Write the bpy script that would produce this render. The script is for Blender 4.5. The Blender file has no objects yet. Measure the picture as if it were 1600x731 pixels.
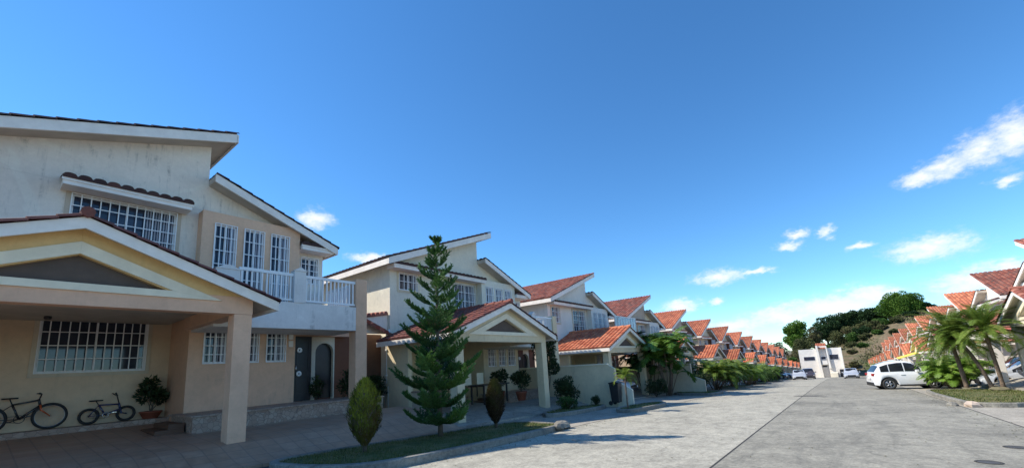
import bpy, math, random
from mathutils import Vector, Matrix
random.seed(7)
C = bpy.context.scene.collection
R = math.radians
SP = 12.03                      # pitch of the house lots

def gz(x):
    if x > 176: return gz(176)
    return -(.0328*x + (9e-5*x*x if x > 0 else 0))
def step(n): return -.53*n - .002*n*n

# ------------------------------------------------------------------ node helpers
def newmat(name):
    m = bpy.data.materials.new(name); m.use_nodes = True
    nt = m.node_tree; b = nt.nodes['Principled BSDF']
    return m, nt, b
def N(nt, t, **k):
    n = nt.nodes.new(t)
    for a, v in k.items():
        if a.startswith('i_'):
            n.inputs[int(a[2:]) if a[2:].isdigit() else a[2:]].default_value = v
        else: setattr(n, a, v)
    return n
def L(nt, a, b): nt.links.new(a, b)
def noise(nt, vec, scale, detail=4, rough=.6, dist=0.):
    n = N(nt, 'ShaderNodeTexNoise'); n.inputs['Scale'].default_value = scale
    n.inputs['Detail'].default_value = detail; n.inputs['Roughness'].default_value = rough
    n.inputs['Distortion'].default_value = dist
    if vec is not None: L(nt, vec, n.inputs['Vector'])
    return n.outputs['Fac']
def ramp(nt, fac, stops):
    r = N(nt, 'ShaderNodeValToRGB'); e = r.color_ramp.elements
    while len(e) < len(stops): e.new(.5)
    for i, (p, c) in enumerate(stops):
        e[i].position = p; e[i].color = (*c, 1) if len(c) == 3 else c
    L(nt, fac, r.inputs[0]); return r.outputs[0]
def mixc(nt, fac, a, b, mode='MIX'):
    m = N(nt, 'ShaderNodeMix', data_type='RGBA', blend_type=mode)
    for s, v in ((0, fac), (6, a), (7, b)):
        if isinstance(v, (int, float)): m.inputs[s].default_value = v
        elif isinstance(v, tuple): m.inputs[s].default_value = (*v, 1)
        else: L(nt, v, m.inputs[s])
    return m.outputs[2]
def math_(nt, op, a, b=None, c=None):
    m = N(nt, 'ShaderNodeMath', operation=op)
    for i, v in enumerate((a, b, c)):
        if v is None: continue
        if isinstance(v, (int, float)): m.inputs[i].default_value = v
        else: L(nt, v, m.inputs[i])
    return m.outputs[0]
def bump(nt, b, h, strength=.3, dist=.02):
    n = N(nt, 'ShaderNodeBump'); n.inputs['Strength'].default_value = strength; n.inputs['Distance'].default_value = dist
    L(nt, h, n.inputs['Height']); L(nt, n.outputs[0], b.inputs['Normal'])
def pos(nt): return N(nt, 'ShaderNodeNewGeometry').outputs['Position']
def sc(c, k): return tuple(min(1, x*k) for x in c)

def plain(name, c, rough=.6, metal=0., var=.12, scale=6, bmp=0.):
    m, nt, b = newmat(name)
    p = pos(nt); f = noise(nt, p, scale, 4)
    L(nt, ramp(nt, f, [(.3, sc(c, 1-var)), (.7, sc(c, 1+var))]), b.inputs['Base Color'])
    b.inputs['Roughness'].default_value = rough; b.inputs['Metallic'].default_value = metal
    if bmp: bump(nt, b, noise(nt, p, scale*8, 3), bmp, .01)
    return m
def stucco(name, c, dirt=.5, drip=True, dirtc=(.16, .15, .14), objv=.03):
    m, nt, b = newmat(name)
    p = pos(nt)
    big = noise(nt, p, .55, 6, .65)
    col = ramp(nt, big, [(.3, sc(c, .86)), (.55, c), (.8, sc(c, 1.06))])
    mp = N(nt, 'ShaderNodeMapping'); mp.inputs['Scale'].default_value = (5, 5, .55); L(nt, p, mp.inputs[0])
    st = noise(nt, mp.outputs[0], 1.3, 6, .7)
    blot = noise(nt, p, 1.7, 8, .72, .6)
    m1 = math_(nt, 'MULTIPLY', ramp(nt, st, [(.52, (0, 0, 0)), (.78, (1, 1, 1))]), ramp(nt, blot, [(.48, (0, 0, 0)), (.68, (1, 1, 1))]))
    m2 = math_(nt, 'MULTIPLY', m1, dirt*2)
    col = mixc(nt, m2, col, dirtc)
    pt = noise(nt, p, .38, 3, .5, 1.2)
    col = mixc(nt, math_(nt, 'MULTIPLY', ramp(nt, pt, [(.57, (0, 0, 0)), (.585, (1, 1, 1))]), .16), col, sc(c, 1.3))
    mpz = N(nt, 'ShaderNodeMapping'); mpz.inputs['Scale'].default_value = (9, 9, .35); L(nt, p, mpz.inputs[0])
    rn = ramp(nt, noise(nt, mpz.outputs[0], 1, 5, .7), [(.58, (0, 0, 0)), (.8, (1, 1, 1))])
    col = mixc(nt, math_(nt, 'MULTIPLY', rn, .45*dirt+.12), col, sc(c, .55))
    col = mixc(nt, .35, col, ramp(nt, noise(nt, p, 7, 6, .8), [(.3, (.72, .72, .72)), (.7, (1.12, 1.12, 1.12))]), 'MULTIPLY')
    hv = N(nt, 'ShaderNodeHueSaturation'); L(nt, col, hv.inputs['Color'])
    oi = N(nt, 'ShaderNodeObjectInfo').outputs['Random']
    L(nt, math_(nt, 'ADD', 1-objv/2, math_(nt, 'MULTIPLY', oi, objv)), hv.inputs['Value'])
    L(nt, math_(nt, 'ADD', .5-objv*.06, math_(nt, 'MULTIPLY', oi, objv*.12)), hv.inputs['Hue'])
    col = hv.outputs[0]
    L(nt, col, b.inputs['Base Color']); b.inputs['Roughness'].default_value = .9
    bump(nt, b, noise(nt, p, 55, 4, .7), .35, .006)
    return m
def tiles(name, cols, lich=.25):
    m, nt, b = newmat(name)
    a = N(nt, 'ShaderNodeAttribute', attribute_name='var').outputs['Fac']
    oi = N(nt, 'ShaderNodeObjectInfo').outputs['Random']
    p = pos(nt)
    f = math_(nt, 'ADD', math_(nt, 'MULTIPLY', a, .75), math_(nt, 'MULTIPLY', noise(nt, p, .8, 4), .35))
    n = len(cols)
    col = ramp(nt, f, [(.1+.8*i/(n-1), c) for i, c in enumerate(cols)])
    blot = ramp(nt, noise(nt, p, 2.3, 8, .75), [(.5, (0, 0, 0)), (.72, (1, 1, 1))])
    col = mixc(nt, math_(nt, 'MULTIPLY', blot, lich*2), col, (.07, .055, .045))
    hv = N(nt, 'ShaderNodeHueSaturation'); L(nt, col, hv.inputs['Color'])
    L(nt, math_(nt, 'ADD', .72, math_(nt, 'MULTIPLY', oi, .5)), hv.inputs['Value'])
    L(nt, hv.outputs[0], b.inputs['Base Color']); b.inputs['Roughness'].default_value = .85
    bump(nt, b, noise(nt, p, 30, 4), .3, .01)
    return m
def leafmat(name, cols, rough=.5, trans=.25, gloss=.3):
    m, nt, b = newmat(name)
    a = N(nt, 'ShaderNodeAttribute', attribute_name='var').outputs['Fac']
    n = len(cols)
    f = math_(nt, 'ADD', math_(nt, 'MULTIPLY', a, .7), math_(nt, 'MULTIPLY', noise(nt, pos(nt), 1.6, 3), .3))
    col = ramp(nt, f, [(.12+.76*i/(n-1), c) for i, c in enumerate(cols)])
    L(nt, col, b.inputs['Base Color']); b.inputs['Roughness'].default_value = rough
    b.inputs['Specular IOR Level'].default_value = gloss
    t = N(nt, 'ShaderNodeBsdfTranslucent'); L(nt, col, t.inputs[0])
    mx = N(nt, 'ShaderNodeMixShader'); mx.inputs[0].default_value = trans
    L(nt, b.outputs[0], mx.inputs[1]); L(nt, t.outputs[0], mx.inputs[2])
    L(nt, mx.outputs[0], nt.nodes['Material Output'].inputs[0])
    return m
def concrete(name, c, joint=0, seed=0., contrast=1., stain=(.09, .088, .08)):
    m, nt, b = newmat(name)
    mp0 = N(nt, 'ShaderNodeMapping'); mp0.inputs['Location'].default_value = (seed, seed*.7, 0); L(nt, pos(nt), mp0.inputs[0]); p = mp0.outputs[0]
    big = noise(nt, p, .35, 8, .7, .4)
    col = ramp(nt, big, [(.3, sc(c, 1-.28*contrast)), (.5, c), (.72, sc(c, 1+.14*contrast))])
    mp = N(nt, 'ShaderNodeMapping'); mp.inputs['Scale'].default_value = (.22, 1.5, 1); L(nt, p, mp.inputs[0])
    st = noise(nt, mp.outputs[0], 1.1, 8, .75, .8)
    col = mixc(nt, math_(nt, 'MULTIPLY', ramp(nt, st, [(.5, (0, 0, 0)), (.75, (1, 1, 1))]), .55*contrast), col, stain)
    pale = noise(nt, p, .9, 8, .8, 1.)
    col = mixc(nt, math_(nt, 'MULTIPLY', ramp(nt, pale, [(.56, (0, 0, 0)), (.7, (1, 1, 1))]), .38*contrast), col, sc(c, 1.45))
    fine = noise(nt, p, 15, 5, .92)
    col = mixc(nt, .6, col, ramp(nt, fine, [(.34, (.32, .32, .32)), (.5, (.85, .85, .85)), (.66, (1.4, 1.4, 1.38))]), 'MULTIPLY')
    mid = noise(nt, p, 2.6, 7, .82)
    col = mixc(nt, .55*min(1, contrast), col, ramp(nt, mid, [(.36, (.5, .5, .5)), (.5, (1, 1, 1)), (.64, (1.4, 1.4, 1.37))]), 'MULTIPLY')
    spk = noise(nt, p, 9, 6, .8)
    col = mixc(nt, math_(nt, 'MULTIPLY', ramp(nt, spk, [(.6, (0, 0, 0)), (.75, (1, 1, 1))]), .45), col, sc(c, .5))
    vo = N(nt, 'ShaderNodeTexVoronoi', feature='DISTANCE_TO_EDGE'); vo.inputs['Scale'].default_value = .38
    wv = N(nt, 'ShaderNodeVectorMath', operation='ADD'); L(nt, p, wv.inputs[0])
    nn = N(nt, 'ShaderNodeTexNoise'); nn.inputs['Scale'].default_value = 1.5; L(nt, p, nn.inputs[0])
    L(nt, nn.outputs['Color'], wv.inputs[1]); L(nt, wv.outputs[0], vo.inputs[0])
    cr = ramp(nt, vo.outputs[0], [(.0, (1, 1, 1)), (.012, (0, 0, 0))])
    msk = ramp(nt, noise(nt, p, .25, 2), [(.52, (0, 0, 0)), (.6, (1, 1, 1))])
    col = mixc(nt, math_(nt, 'MULTIPLY', math_(nt, 'MULTIPLY', cr, msk), .7), col, sc(c, .25))
    if joint:
        sx = N(nt, 'ShaderNodeSeparateXYZ'); L(nt, pos(nt), sx.inputs[0])
        mo = math_(nt, 'PINGPONG', math_(nt, 'ADD', sx.outputs[0], 400.7), joint)
        jl = math_(nt, 'LESS_THAN', mo, .014)
        col = mixc(nt, math_(nt, 'MULTIPLY', jl, .6), col, sc(c, .35))
    L(nt, col, b.inputs['Base Color']); b.inputs['Roughness'].default_value = .88
    bump(nt, b, math_(nt, 'ADD', fine, math_(nt, 'MULTIPLY', spk, .5)), .5, .008)
    return m

M = {}
M['h1_upper'] = stucco('stucco_grey_white', (.86, .755, .64), .9, dirtc=(.2, .19, .18))
M['peach'] = stucco('stucco_peach', (.78, .485, .32), .25)
M['mustard'] = stucco('stucco_mustard', (.80, .52, .22), .15)
M['cwall1'] = stucco('stucco_warm_beige', (.72, .54, .36), .2)
M['cream'] = stucco('stucco_cream', (.78, .72, .585), .35)
M['cream2'] = stucco('stucco_yellow_cream', (.74, .61, .40), .35)
M['white'] = stucco('stucco_white', (.78, .735, .67), .35, objv=.12)
M['bluewhite'] = stucco('paint_pale_blue_white', (.80, .76, .72), .8)
M['beige'] = stucco('stucco_beige', (.62, .52, .385), .35, objv=.35)
M['rust'] = stucco('stucco_dark_red', (.20, .085, .05), .2)
M['trim'] = plain('trim_paint', (.84, .775, .70), .6, var=.1, scale=3)
M['trimcream'] = plain('trim_cream', (.80, .70, .52), .7, var=.1, scale=3)
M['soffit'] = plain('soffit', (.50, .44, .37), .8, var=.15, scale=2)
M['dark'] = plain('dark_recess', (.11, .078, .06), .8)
M['bars'] = plain('white_bars', (.82, .82, .82), .45, var=.05)
M['curtain'] = plain('curtain', (.45, .44, .48), .9)
M['bench'] = plain('timber_brown', (.12, .06, .035), .6)
M['door'] = plain('door_dark', (.012, .013, .018), .35, var=.3)
M['chrome'] = plain('chrome', (.6, .6, .6), .25, 1.)
M['tile_dark'] = tiles('roof_tile_dark', [(.03, .018, .018), (.07, .028, .025), (.11, .045, .038), (.045, .03, .03)], .35)
M['tile_maroon'] = tiles('roof_tile_maroon', [(.13, .035, .028), (.23, .06, .042), (.32, .10, .07), (.16, .06, .05)], .3)
M['tile_brown'] = tiles('roof_tile_weathered', [(.17, .055, .04), (.30, .085, .055), (.40, .15, .10), (.20, .09, .07)], .35)
M['tile_orange'] = tiles('roof_tile_orange', [(.33, .09, .04), (.50, .145, .065), (.60, .22, .11), (.42, .11, .05)], .15)
M['tile_terra'] = tiles('roof_tile_terracotta', [(.27, .085, .045), (.42, .13, .065), (.54, .20, .10), (.34, .105, .05)], .25)
def glass(name, tint):
    m, nt, b = newmat(name)
    L(nt, ramp(nt, noise(nt, pos(nt), 1.5, 2), [(.35, tint), (.7, sc(tint, 2.2))]), b.inputs['Base Color'])
    b.inputs['Roughness'].default_value = .06; b.inputs['IOR'].default_value = 1.5
    return m
M['glass'] = glass('window_glass', (.018, .022, .035))
M['glass2'] = glass('window_glass_pale', (.22, .25, .28))
M['road_l'] = concrete('road_concrete_pale', (.41, .385, .315), 4.2, 0, .95, (.16, .152, .13))
M['road_r'] = concrete('road_concrete_worn', (.30, .282, .23), 4.2, 31, 1.3, (.12, .115, .097))
M['drive'] = concrete('driveway_concrete', (.38, .345, .285), 3.1, 63, .9, (.15, .145, .135))
M['kerb'] = concrete('kerb_concrete', (.25, .235, .2), 0, 11, 1.3, (.07, .07, .065))
M['paving'] = None
m, nt, b = newmat('tile_paving'); M['paving'] = m
p = pos(nt); br = N(nt, 'ShaderNodeTexBrick'); br.offset = 0
for k, v in (('Scale', 1), ('Mortar Size', .012), ('Brick Width', .33), ('Row Height', .33)): br.inputs[k].default_value = v
L(nt, p, br.inputs[0]); br.inputs['Color1'].default_value = (.45, .275, .18, 1); br.inputs['Color2'].default_value = (.49, .315, .215, 1); br.inputs['Mortar'].default_value = (.34, .22, .16, 1)
col = mixc(nt, .7, br.outputs[0], ramp(nt, noise(nt, p, 4, 6, .7), [(.3, (.5, .5, .5)), (.7, (1, 1, 1))]), 'MULTIPLY')
L(nt, col, b.inputs['Base Color']); L(nt, ramp(nt, noise(nt, p, 2, 4), [(.3, (.38,)*3), (.7, (.6,)*3)]), b.inputs['Roughness'])
m, nt, b = newmat('crazy_stone'); M['stone'] = m
p = pos(nt); vo = N(nt, 'ShaderNodeTexVoronoi'); vo.inputs['Scale'].default_value = 9; L(nt, p, vo.inputs[0])
ve = N(nt, 'ShaderNodeTexVoronoi', feature='DISTANCE_TO_EDGE'); ve.inputs['Scale'].default_value = 9; L(nt, p, ve.inputs[0])
sr = N(nt, 'ShaderNodeSeparateColor'); L(nt, vo.outputs['Color'], sr.inputs[0])
col = ramp(nt, sr.outputs[0], [(0, (.34, .23, .17)), (.5, (.40, .29, .22)), (1, (.46, .36, .28))])
col = mixc(nt, ramp(nt, ve.outputs[0], [(.02, (1, 1, 1)), (.06, (0, 0, 0))]), col, (.22, .16, .13))
L(nt, col, b.inputs['Base Color']); b.inputs['Roughness'].default_value = .7
m, nt, b = newmat('lawn'); M['lawn'] = m
p = pos(nt)
col = ramp(nt, noise(nt, p, 1.1, 8, .75), [(.32, (.05, .075, .02)), (.45, (.09, .12, .03)), (.55, (.17, .155, .06)), (.68, (.20, .15, .08))])
L(nt, col, b.inputs['Base Color']); b.inputs['Roughness'].default_value = .95; bump(nt, b, noise(nt, p, 60, 5, .8), 1, .03)
m, nt, b = newmat('soil'); M['soil'] = m
p = pos(nt)
L(nt, ramp(nt, noise(nt, p, .6, 8, .75), [(.3, (.10, .09, .055)), (.5, (.17, .15, .09)), (.7, (.10, .13, .05))]), b.inputs['Base Color']); b.inputs['Roughness'].default_value = .95
m, nt, b = newmat('dry_hillside'); M['hill'] = m
p = pos(nt)
col = ramp(nt, noise(nt, p, .09, 9, .75, .5), [(.36, (.08, .10, .04)), (.47, (.16, .145, .075)), (.54, (.27, .195, .125)), (.6, (.19, .145, .09)), (.66, (.09, .11, .04))])
col = mixc(nt, .8, col, ramp(nt, noise(nt, p, .9, 8, .8), [(.3, (.45, .45, .4)), (.7, (1, 1, 1))]), 'MULTIPLY')
L(nt, col, b.inputs['Base Color']); b.inputs['Roughness'].default_value = .95; bump(nt, b, noise(nt, p, .7, 8, .8), 1, .8)
M['seam'] = plain('joint_dark', (.045, .043, .04), .9)
M['bark'] = plain('bark', (.12, .09, .065), .9, var=.4, scale=9, bmp=.8)
M['palmbark'] = plain('palm_bark', (.17, .12, .085), .9, var=.45, scale=14, bmp=.9)
M['pine'] = leafmat('pine_needles', [(.016, .042, .02), (.032, .085, .028), (.06, .145, .036), (.11, .22, .05)], .5, .2)
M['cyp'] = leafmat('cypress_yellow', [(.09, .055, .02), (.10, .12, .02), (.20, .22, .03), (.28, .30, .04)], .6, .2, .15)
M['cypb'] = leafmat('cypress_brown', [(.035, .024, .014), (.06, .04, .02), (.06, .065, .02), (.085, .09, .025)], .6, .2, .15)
M['palm'] = leafmat('palm_leaves', [(.07, .12, .02), (.14, .22, .035), (.21, .30, .06), (.32, .36, .10)], .4, .42)
M['areca'] = leafmat('areca_leaves', [(.08, .16, .02), (.15, .27, .035), (.22, .35, .06), (.36, .38, .09)], .45, .42)
M['banana'] = leafmat('banana_leaves', [(.04, .09, .015), (.08, .17, .025), (.14, .25, .045), (.26, .32, .08)], .35, .3)
M['sunpalm'] = leafmat('young_palm_leaves', [(.12, .19, .03), (.20, .28, .04), (.27, .34, .07)], .45, .4)
M['broad'] = leafmat('broad_leaves', [(.018, .045, .014), (.035, .08, .02), (.06, .13, .03), (.10, .17, .04)], .4, .25)
M['bush'] = leafmat('bush_leaves', [(.015, .03, .012), (.028, .05, .018), (.045, .075, .025)], .6, .2)
M['tree'] = leafmat('tree_leaves', [(.022, .05, .014), (.04, .09, .02), (.065, .13, .028), (.09, .16, .035)], .6, .2, .15)
M['treeb'] = leafmat('bright_tree_leaves', [(.03, .07, .014), (.06, .13, .02), (.10, .19, .03), (.13, .22, .04)], .6, .25, .15)
M['treed'] = leafmat('dark_tree_leaves', [(.014, .032, .014), (.022, .05, .018), (.035, .07, .025)], .6, .15, .15)
M['drygreen'] = leafmat('dry_green_leaves', [(.05, .06, .03), (.08, .09, .04), (.11, .12, .045)], .8, .1, .1)
M['dry'] = leafmat('dry_twigs', [(.075, .07, .04), (.12, .105, .055), (.11, .13, .045)], .8, .1, .1)
M['terrapot'] = plain('terracotta_pot', (.26, .07, .035), .7)
M['rubber'] = plain('rubber', (.018, .018, .018), .7)
M['rim'] = plain('alloy', (.45, .46, .48), .3, .8)
M['black'] = plain('black_plastic', (.02, .02, .022), .45)
M['carglass'] = glass('car_glass', (.012, .014, .018))
M['light'] = plain('headlight_lens', (.6, .62, .65), .1)
M['redlens'] = plain('tail_lens', (.35, .015, .01), .2)
M['plate'] = plain('number_plate_blank', (.6, .6, .6), .5)
def paint(name, c, r=.25):
    m, nt, b = newmat(name); L(nt, ramp(nt, noise(nt, pos(nt), 2, 3), [(.3, sc(c, .95)), (.7, c)]), b.inputs['Base Color'])
    b.inputs['Roughness'].default_value = r; b.inputs['Coat Weight'].default_value = .8; b.inputs['Coat Roughness'].default_value = .05
    return m
M['p_white'] = paint('car_white', (.82, .83, .84)); M['p_silver'] = paint('car_silver', (.42, .45, .5)); M['p_grey'] = paint('car_grey', (.2, .2, .21))
M['p_blue'] = paint('car_blue', (.03, .07, .2)); M['p_black'] = paint('car_black', (.02, .02, .025)); M['p_dred'] = paint('car_dark', (.06, .05, .055))
M['b_blue'] = paint('bike_blue', (.03, .035, .10)); M['b_black'] = paint('bike_black', (.02, .02, .024)); M['b_orange'] = paint('bike_orange', (.55, .09, .02))
M['green_bin'] = plain('bin_green', (.03, .08, .06), .5)
M['yellow'] = plain('awning_yellow', (.75, .62, .10), .7)
M['redcloth'] = plain('red_cloth', (.45, .06, .05), .8)

# ------------------------------------------------------------------ mesh builder
class MB:
    def __init__(s, mir=False): s.v = []; s.f = []; s.a = []; s.mir = mir; s.sm = []
    def add(s, vs, fs, var=None, smooth=False):
        b = len(s.v)
        if s.mir: s.v += [(x, 3.7-y, z) for x, y, z in vs]
        else: s.v += [tuple(q) for q in vs]
        for f in fs:
            t = tuple(b+i for i in f)
            s.f.append(t[::-1] if s.mir else t); s.a.append(random.random() if var is None else var); s.sm.append(smooth)
    def box(s, x0, x1, y0, y1, z0, z1):
        s.add([(x0,y0,z0),(x1,y0,z0),(x1,y1,z0),(x0,y1,z0),(x0,y0,z1),(x1,y0,z1),(x1,y1,z1),(x0,y1,z1)],
              [(0,3,2,1),(4,5,6,7),(0,1,5,4),(1,2,6,5),(2,3,7,6),(3,0,4,7)])
    def pxz(s, poly, y0, y1):       # poly in (x,z), counter-clockwise seen from -y
        n = len(poly)
        vs = [(x, y0, z) for x, z in poly]+[(x, y1, z) for x, z in poly]
        s.add(vs, [tuple(range(n)), tuple(range(2*n-1, n-1, -1))]+[(i, n+i, n+(i+1) % n, (i+1) % n) for i in range(n)])
    def pyz(s, poly, x0, x1):       # poly in (y,z)
        n = len(poly)
        vs = [(x0, y, z) for y, z in poly]+[(x1, y, z) for y, z in poly]
        s.add(vs, [tuple(range(n-1, -1, -1)), tuple(range(n, 2*n))]+[((i+1) % n, n+(i+1) % n, n+i, i) for i in range(n)])
    def pxy(s, poly, z0, z1):       # z0,z1 numbers or functions of (x,y)
        n = len(poly); g = lambda z, x, y: z(x, y) if callable(z) else z
        vs = [(x, y, g(z0, x, y)) for x, y in poly]+[(x, y, g(z1, x, y)) for x, y in poly]
        s.add(vs, [tuple(range(n-1, -1, -1)), tuple(range(n, 2*n))]+[(i, (i+1) % n, n+(i+1) % n, n+i) for i in range(n)])
    def tube(s, pts, r, n=8, smooth=True, cap=True):
        pts = [Vector(p) for p in pts]; rs = r if isinstance(r, (list, tuple)) else [r]*len(pts)
        vs = []; prev = None
        for i, p in enumerate(pts):
            d = (pts[min(i+1, len(pts)-1)]-pts[max(i-1, 0)]).normalized()
            u = d.orthogonal().normalized() if prev is None else (prev-d*prev.dot(d)).normalized()
            prev = u; w = d.cross(u)
            for k in range(n):
                a = 2*math.pi*k/n; vs.append(p+(u*math.cos(a)+w*math.sin(a))*rs[i])
        fs = [(i*n+k, i*n+(k+1) % n, (i+1)*n+(k+1) % n, (i+1)*n+k) for i in range(len(pts)-1) for k in range(n)]
        if cap: fs += [tuple(range(n-1, -1, -1)), tuple((len(pts)-1)*n+k for k in range(n))]
        s.add(vs, fs, .5, smooth)
    def ring(s, c, ax, R_, r, n=28, m=8, R2=None):      # torus about axis ax
        c = Vector(c); ax = Vector(ax).normalized(); u = ax.orthogonal().normalized(); w = ax.cross(u)
        vs = []
        for i in range(n):
            a = 2*math.pi*i/n; d = u*math.cos(a)+w*math.sin(a)
            for k in range(m):
                t = 2*math.pi*k/m; vs.append(c+d*(R_+r*math.cos(t))+ax*(R2 or r)*math.sin(t))
        s.add(vs, [(i*m+k, ((i+1) % n)*m+k, ((i+1) % n)*m+(k+1) % m, i*m+(k+1) % m) for i in range(n) for k in range(m)], .5, True)
    def lathe(s, c, prof, n=20, smooth=True):
        vs = [(c[0]+r*math.cos(2*math.pi*k/n), c[1]+r*math.sin(2*math.pi*k/n), c[2]+z) for r, z in prof for k in range(n)]
        fs = [(i*n+k, i*n+(k+1) % n, (i+1)*n+(k+1) % n, (i+1)*n+k) for i in range(len(prof)-1) for k in range(n)]
        fs += [tuple(range(n-1, -1, -1)), tuple((len(prof)-1)*n+k for k in range(n))]
        s.add(vs, fs, .5, smooth)
    def leaf(s, p, d, nrm, l, w, var=None):
        d = d.normalized(); sd = d.cross(nrm)
        if sd.length < 1e-4: sd = d.orthogonal()
        sd = sd.normalized()*w*.5
        s.add([p-sd*.5, p+d*l*.45-sd, p+d*l, p+d*l*.45+sd, p+sd*.5], [(0, 4, 3, 2, 1)], var)
    def blade(s, p, d, nrm, l, w, var=None):
        d = d.normalized(); sd = d.cross(nrm)
        if sd.length < 1e-4: sd = d.orthogonal()
        sd = sd.normalized()*w*.5
        s.add([p-sd, p+sd, p+d*l], [(0, 1, 2)], var)
    def obj(s, name, m, parent=None, org=None, bevel=0):
        o_ = Vector(org) if org is not None else Vector((0, 0, 0))
        me = bpy.data.meshes.new(name)
        me.from_pydata([(x-o_.x, y-o_.y, z-o_.z) for x, y, z in s.v], [], s.f)
        at = me.attributes.new('var', 'FLOAT', 'FACE'); at.data.foreach_set('value', s.a)
        me.polygons.foreach_set('use_smooth', s.sm)
        me.materials.append(m); me.update()
        o = bpy.data.objects.new(name, me); C.objects.link(o)
        if parent is not None: o.parent = parent
        elif org is not None: o.location = o_
        if bevel:
            bv = o.modifiers.new('bevel', 'BEVEL'); bv.width = bevel; bv.segments = 2; bv.limit_method = 'ANGLE'
        return o

def tag(o, label, cat=None, group=None):
    o['label'] = label
    if cat: o['category'] = cat
    if group: o['group'] = group
    return o
def thing(name, label, cat, loc=(0, 0, 0), group=None, rz=0):
    o = bpy.data.objects.new(name, None); C.objects.link(o); o.empty_display_size = .2
    o.location = loc; o.rotation_euler.z = rz
    return tag(o, label, cat, group)
def kids(o): return [c for c in C.objects if c.parent == o]
def copytree(root, loc, label=None, rz=None, scale=None):
    ch = {}
    for o in C.objects:
        if o.parent is not None: ch.setdefault(o.parent.name, []).append(o)
    def rec(o, par):
        c = o.copy(); C.objects.link(c)
        if par is not None: c.parent = par
        for k in ch.get(o.name, []): rec(k, c)
        return c
    r = rec(root, None); r.location = loc
    if label: r['label'] = label
    if rz is not None: r.rotation_euler.z = rz
    if scale is not None: r.scale = (scale,)*3
    return r
def structure(o): o['kind'] = 'structure'; return o

# ------------------------------------------------------------------ tiles and panels
def tileroof(mb, O, U, V, wid, ln, pitch=.27, course=.36, amp=.075, seg=6, stag=.022):
    """barrel tiles: O = corner at the ridge, U = unit vector along the ridge, V = unit vector down the slope"""
    O, U, V = Vector(O), Vector(U).normalized(), Vector(V).normalized()
    Nn = U.cross(V)
    if Nn.z < 0: Nn = -Nn
    nb = max(1, round(wid/pitch)); pitch = wid/nb; nc = max(1, round(ln/course)); course = ln/nc
    prof = []
    for i in range(seg+1):
        t = 2*i/seg-1; prof.append((i/seg, math.sqrt(max(0, 1-t*t))))
    flip = U.cross(V).dot(Nn) < 0
    for b in range(nb):
        jit = random.uniform(-.006, .006)
        for c in range(nc):
            v0, v1 = c*course, (c+1)*course+.0
            r = random.random()
            pts = []
            for (vv, lift) in ((v0, -.002), (v1, stag)):
                for (t, h) in prof:
                    pts.append(O+U*((b+t)*pitch)+V*vv+Nn*(.015+amp*h+lift+jit))
            n = seg+1
            fs = [(i, i+1, n+i+1, n+i) for i in range(seg)]
            # front lip of the course
            lip = [O+U*((b+t)*pitch)+V*v1+Nn*(.015+amp*h*.8-.006) for (t, h) in prof]
            if c == nc-1: lip = [O+U*((b+t)*pitch)+V*v1-Nn*.02 for (t, h) in prof]
            pts += lip
            fs += [(n+i, n+i+1, 2*n+i+1, 2*n+i) for i in range(seg)]
            if flip: fs = [f[::-1] for f in fs]
            mb.add(pts, fs, r, False)
def panel(mb, x0, x1, z0, z1, y, t, holes=()):
    """wall panel in the xz plane, front face at y, thickness t, holes = (x0,x1,z0,z1)"""
    xs = sorted({x0, x1, *[h[0] for h in holes], *[h[1] for h in holes]}); zs = sorted({z0, z1, *[h[2] for h in holes], *[h[3] for h in holes]})
    xs = [x for x in xs if x0 <= x <= x1]; zs = [z for z in zs if z0 <= z <= z1]
    inh = lambda x, z: any(h[0] < x < h[1] and h[2] < z < h[3] for h in holes)
    for i in range(len(xs)-1):
        for j in range(len(zs)-1):
            if inh((xs[i]+xs[i+1])/2, (zs[j]+zs[j+1])/2): continue
            a, b_, c, d = xs[i], xs[i+1], zs[j], zs[j+1]
            mb.add([(a, y, c), (b_, y, c), (b_, y, d), (a, y, d)], [(0, 1, 2, 3)])
            mb.add([(a, y+t, c), (b_, y+t, c), (b_, y+t, d), (a, y+t, d)], [(3, 2, 1, 0)])
    for h in holes:
        a, b_, c, d = max(h[0], x0), min(h[1], x1), max(h[2], z0), min(h[3], z1)
        q = [(a, y, c), (b_, y, c), (b_, y, d), (a, y, d), (a, y+t, c), (b_, y+t, c), (b_, y+t, d), (a, y+t, d)]
        mb.add(q, [(0, 4, 5, 1), (1, 5, 6, 2), (2, 6, 7, 3), (3, 7, 4, 0)])
    mb.add([(x0, y, z0), (x0, y+t, z0), (x0, y+t, z1), (x0, y, z1)], [(0, 3, 2, 1)][::-1])
    mb.add([(x1, y, z0), (x1, y+t, z0), (x1, y+t, z1), (x1, y, z1)], [(0, 1, 2, 3)])
    mb.add([(x0, y, z1), (x1, y, z1), (x1, y+t, z1), (x0, y+t, z1)], [(0, 1, 2, 3)])

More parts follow.
